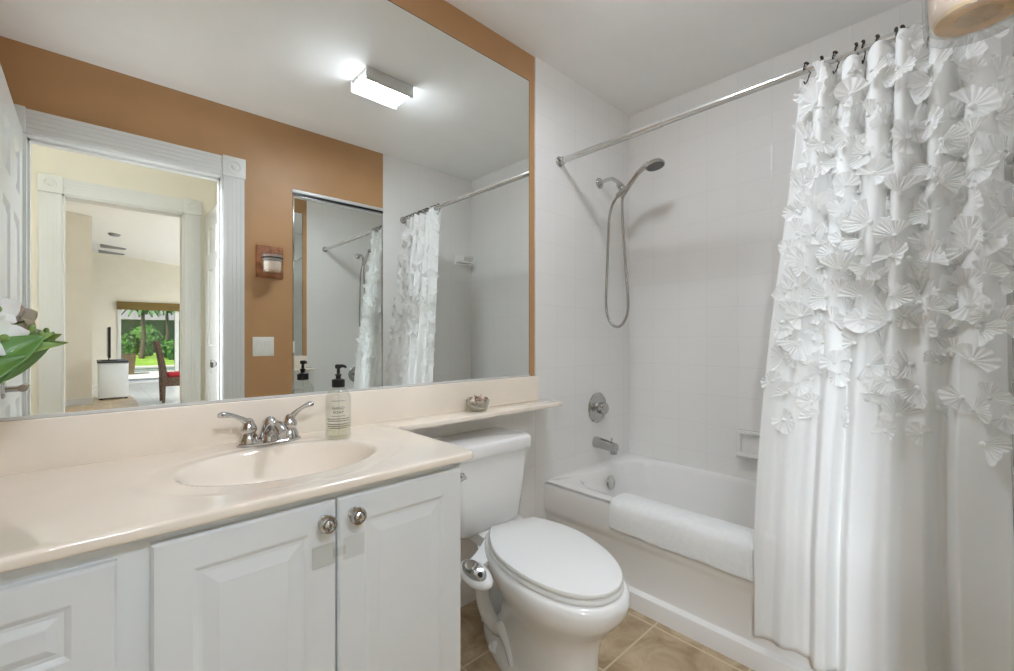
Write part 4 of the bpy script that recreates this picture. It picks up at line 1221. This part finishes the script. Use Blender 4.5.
# ------------------------------------------------------------------ flowers at the left end of the counter
ox, oy = -.205, -.205
t = thing('flower_arrangement', 'white orchids with broad green leaves at the left edge of the mirror', 'flowers', (ox, oy, CZ))
mb = MB(); mb.lathe([(0, .0003), (.030, .0003), (.034, .006), (.040, .06), (.042, .11), (.036, .15), (.033, .155), (.030, .15), (.036, .11), (.034, .06), (0, .02)], (ox, oy, CZ), n=32); mb.build('vase', M['vase'], t)
def leaf(base, tip, w, bend, m, name='leaf', twist=0.0):
    b, e = Vector(base), Vector(tip); d = e - b; side = d.cross(Vector((0, 0, 1))).normalized(); upn = side.cross(d).normalized()
    side = (side * cos(twist) + upn * sin(twist)).normalized(); upn = side.cross(d).normalized()
    mb = MB()
    def fn(u, v):
        q = u; hw = w * (sin(pi * min(1, q ** .75)) ** .8) + .001; a = (v - .5) * 2
        return b + d * q + upn * (bend * sin(pi * q) * .9 + .35 * hw * abs(a)) + side * hw * a
    mb.grid(16, 6, fn)
    o = mb.build(name, m, t, fix=False, sharp=180)
    md = o.modifiers.new('thickness', 'SOLIDIFY'); md.thickness = .0012
    return o
P0 = (ox + .01, oy, CZ + .15)
leaf((-.205, -.205, .985), (-.064, -.200, 1.102), .042, .022, M['leaf'], twist=-1.25)
leaf((-.205, -.225, .968), (-.083, -.235, 1.066), .028, .014, M['leaf'], twist=-1.1)
leaf((-.20, -.17, .985), (-.070, -.150, 1.090), .030, .016, M['leaf'], twist=-1.1)
leaf((-.13, -.19, 1.06), (-.042, -.185, 1.086), .012, .008, M['leaf_light'], twist=-1.0)
leaf((-.12, -.19, 1.07), (-.054, -.180, 1.108), .012, .008, M['leaf_light'], twist=-1.2)
leaf((-.22, -.24, .96), (-.26, -.32, 1.03), .028, .02, M['leaf'])
leaf((-.22, -.20, .96), (-.32, -.20, 1.06), .028, .02, M['leaf'])
mb = MB(); mb.tube(spline([(ox, oy, CZ + .03), (ox + .015, oy, CZ + .2), (ox + .05, oy + .005, CZ + .31), (ox + .085, oy + .01, CZ + .335)], 6), .0025, 8); mb.build('stem', M['stem'], t)
def blossom(c, n, r):
    c = Vector(c); n = Vector(n).normalized(); a = n.orthogonal().normalized(); b = n.cross(a); mb = MB()
    for k in range(5):
        an = 2 * pi * k / 5 + .3; d = a * cos(an) + b * sin(an); s = n.cross(d)
        wide = .62 if k % 2 == 0 else .44
        mb.grid(8, 6, lambda u, v: c + d * (r * u) + s * ((v - .5) * 2 * r * wide * sin(pi * min(1, u * .92 + .06)) ** .7) + n * (r * (.35 * u * u - .12 * (2 * v - 1) ** 2)))
    o = mb.build('blossom', M['petal'], t, fix=False, sharp=180)
    mb = MB(); mb.ball(c + n * .006, .007, n=10); tag(mb.build('lip', M['leaf_light'], o), 'yellow green flower centre')
    return o
blossom((-.118, -.215, 1.098), (.55, -.8, .15), .036)
blossom((-.150, -.215, 1.125), (.5, -.8, .25), .038)
blossom((-.128, -.200, 1.150), (.45, -.8, .3), .034)
blossom((-.175, -.225, 1.085), (.3, -.9, .2), .038)
mb = MB(); mb.ball((-.082, -.195, 1.116), .006, .006, .009, 10); mb.ball((-.070, -.192, 1.108), .004, .004, .007, 10); mb.build('bud', M['leaf_light'], t)
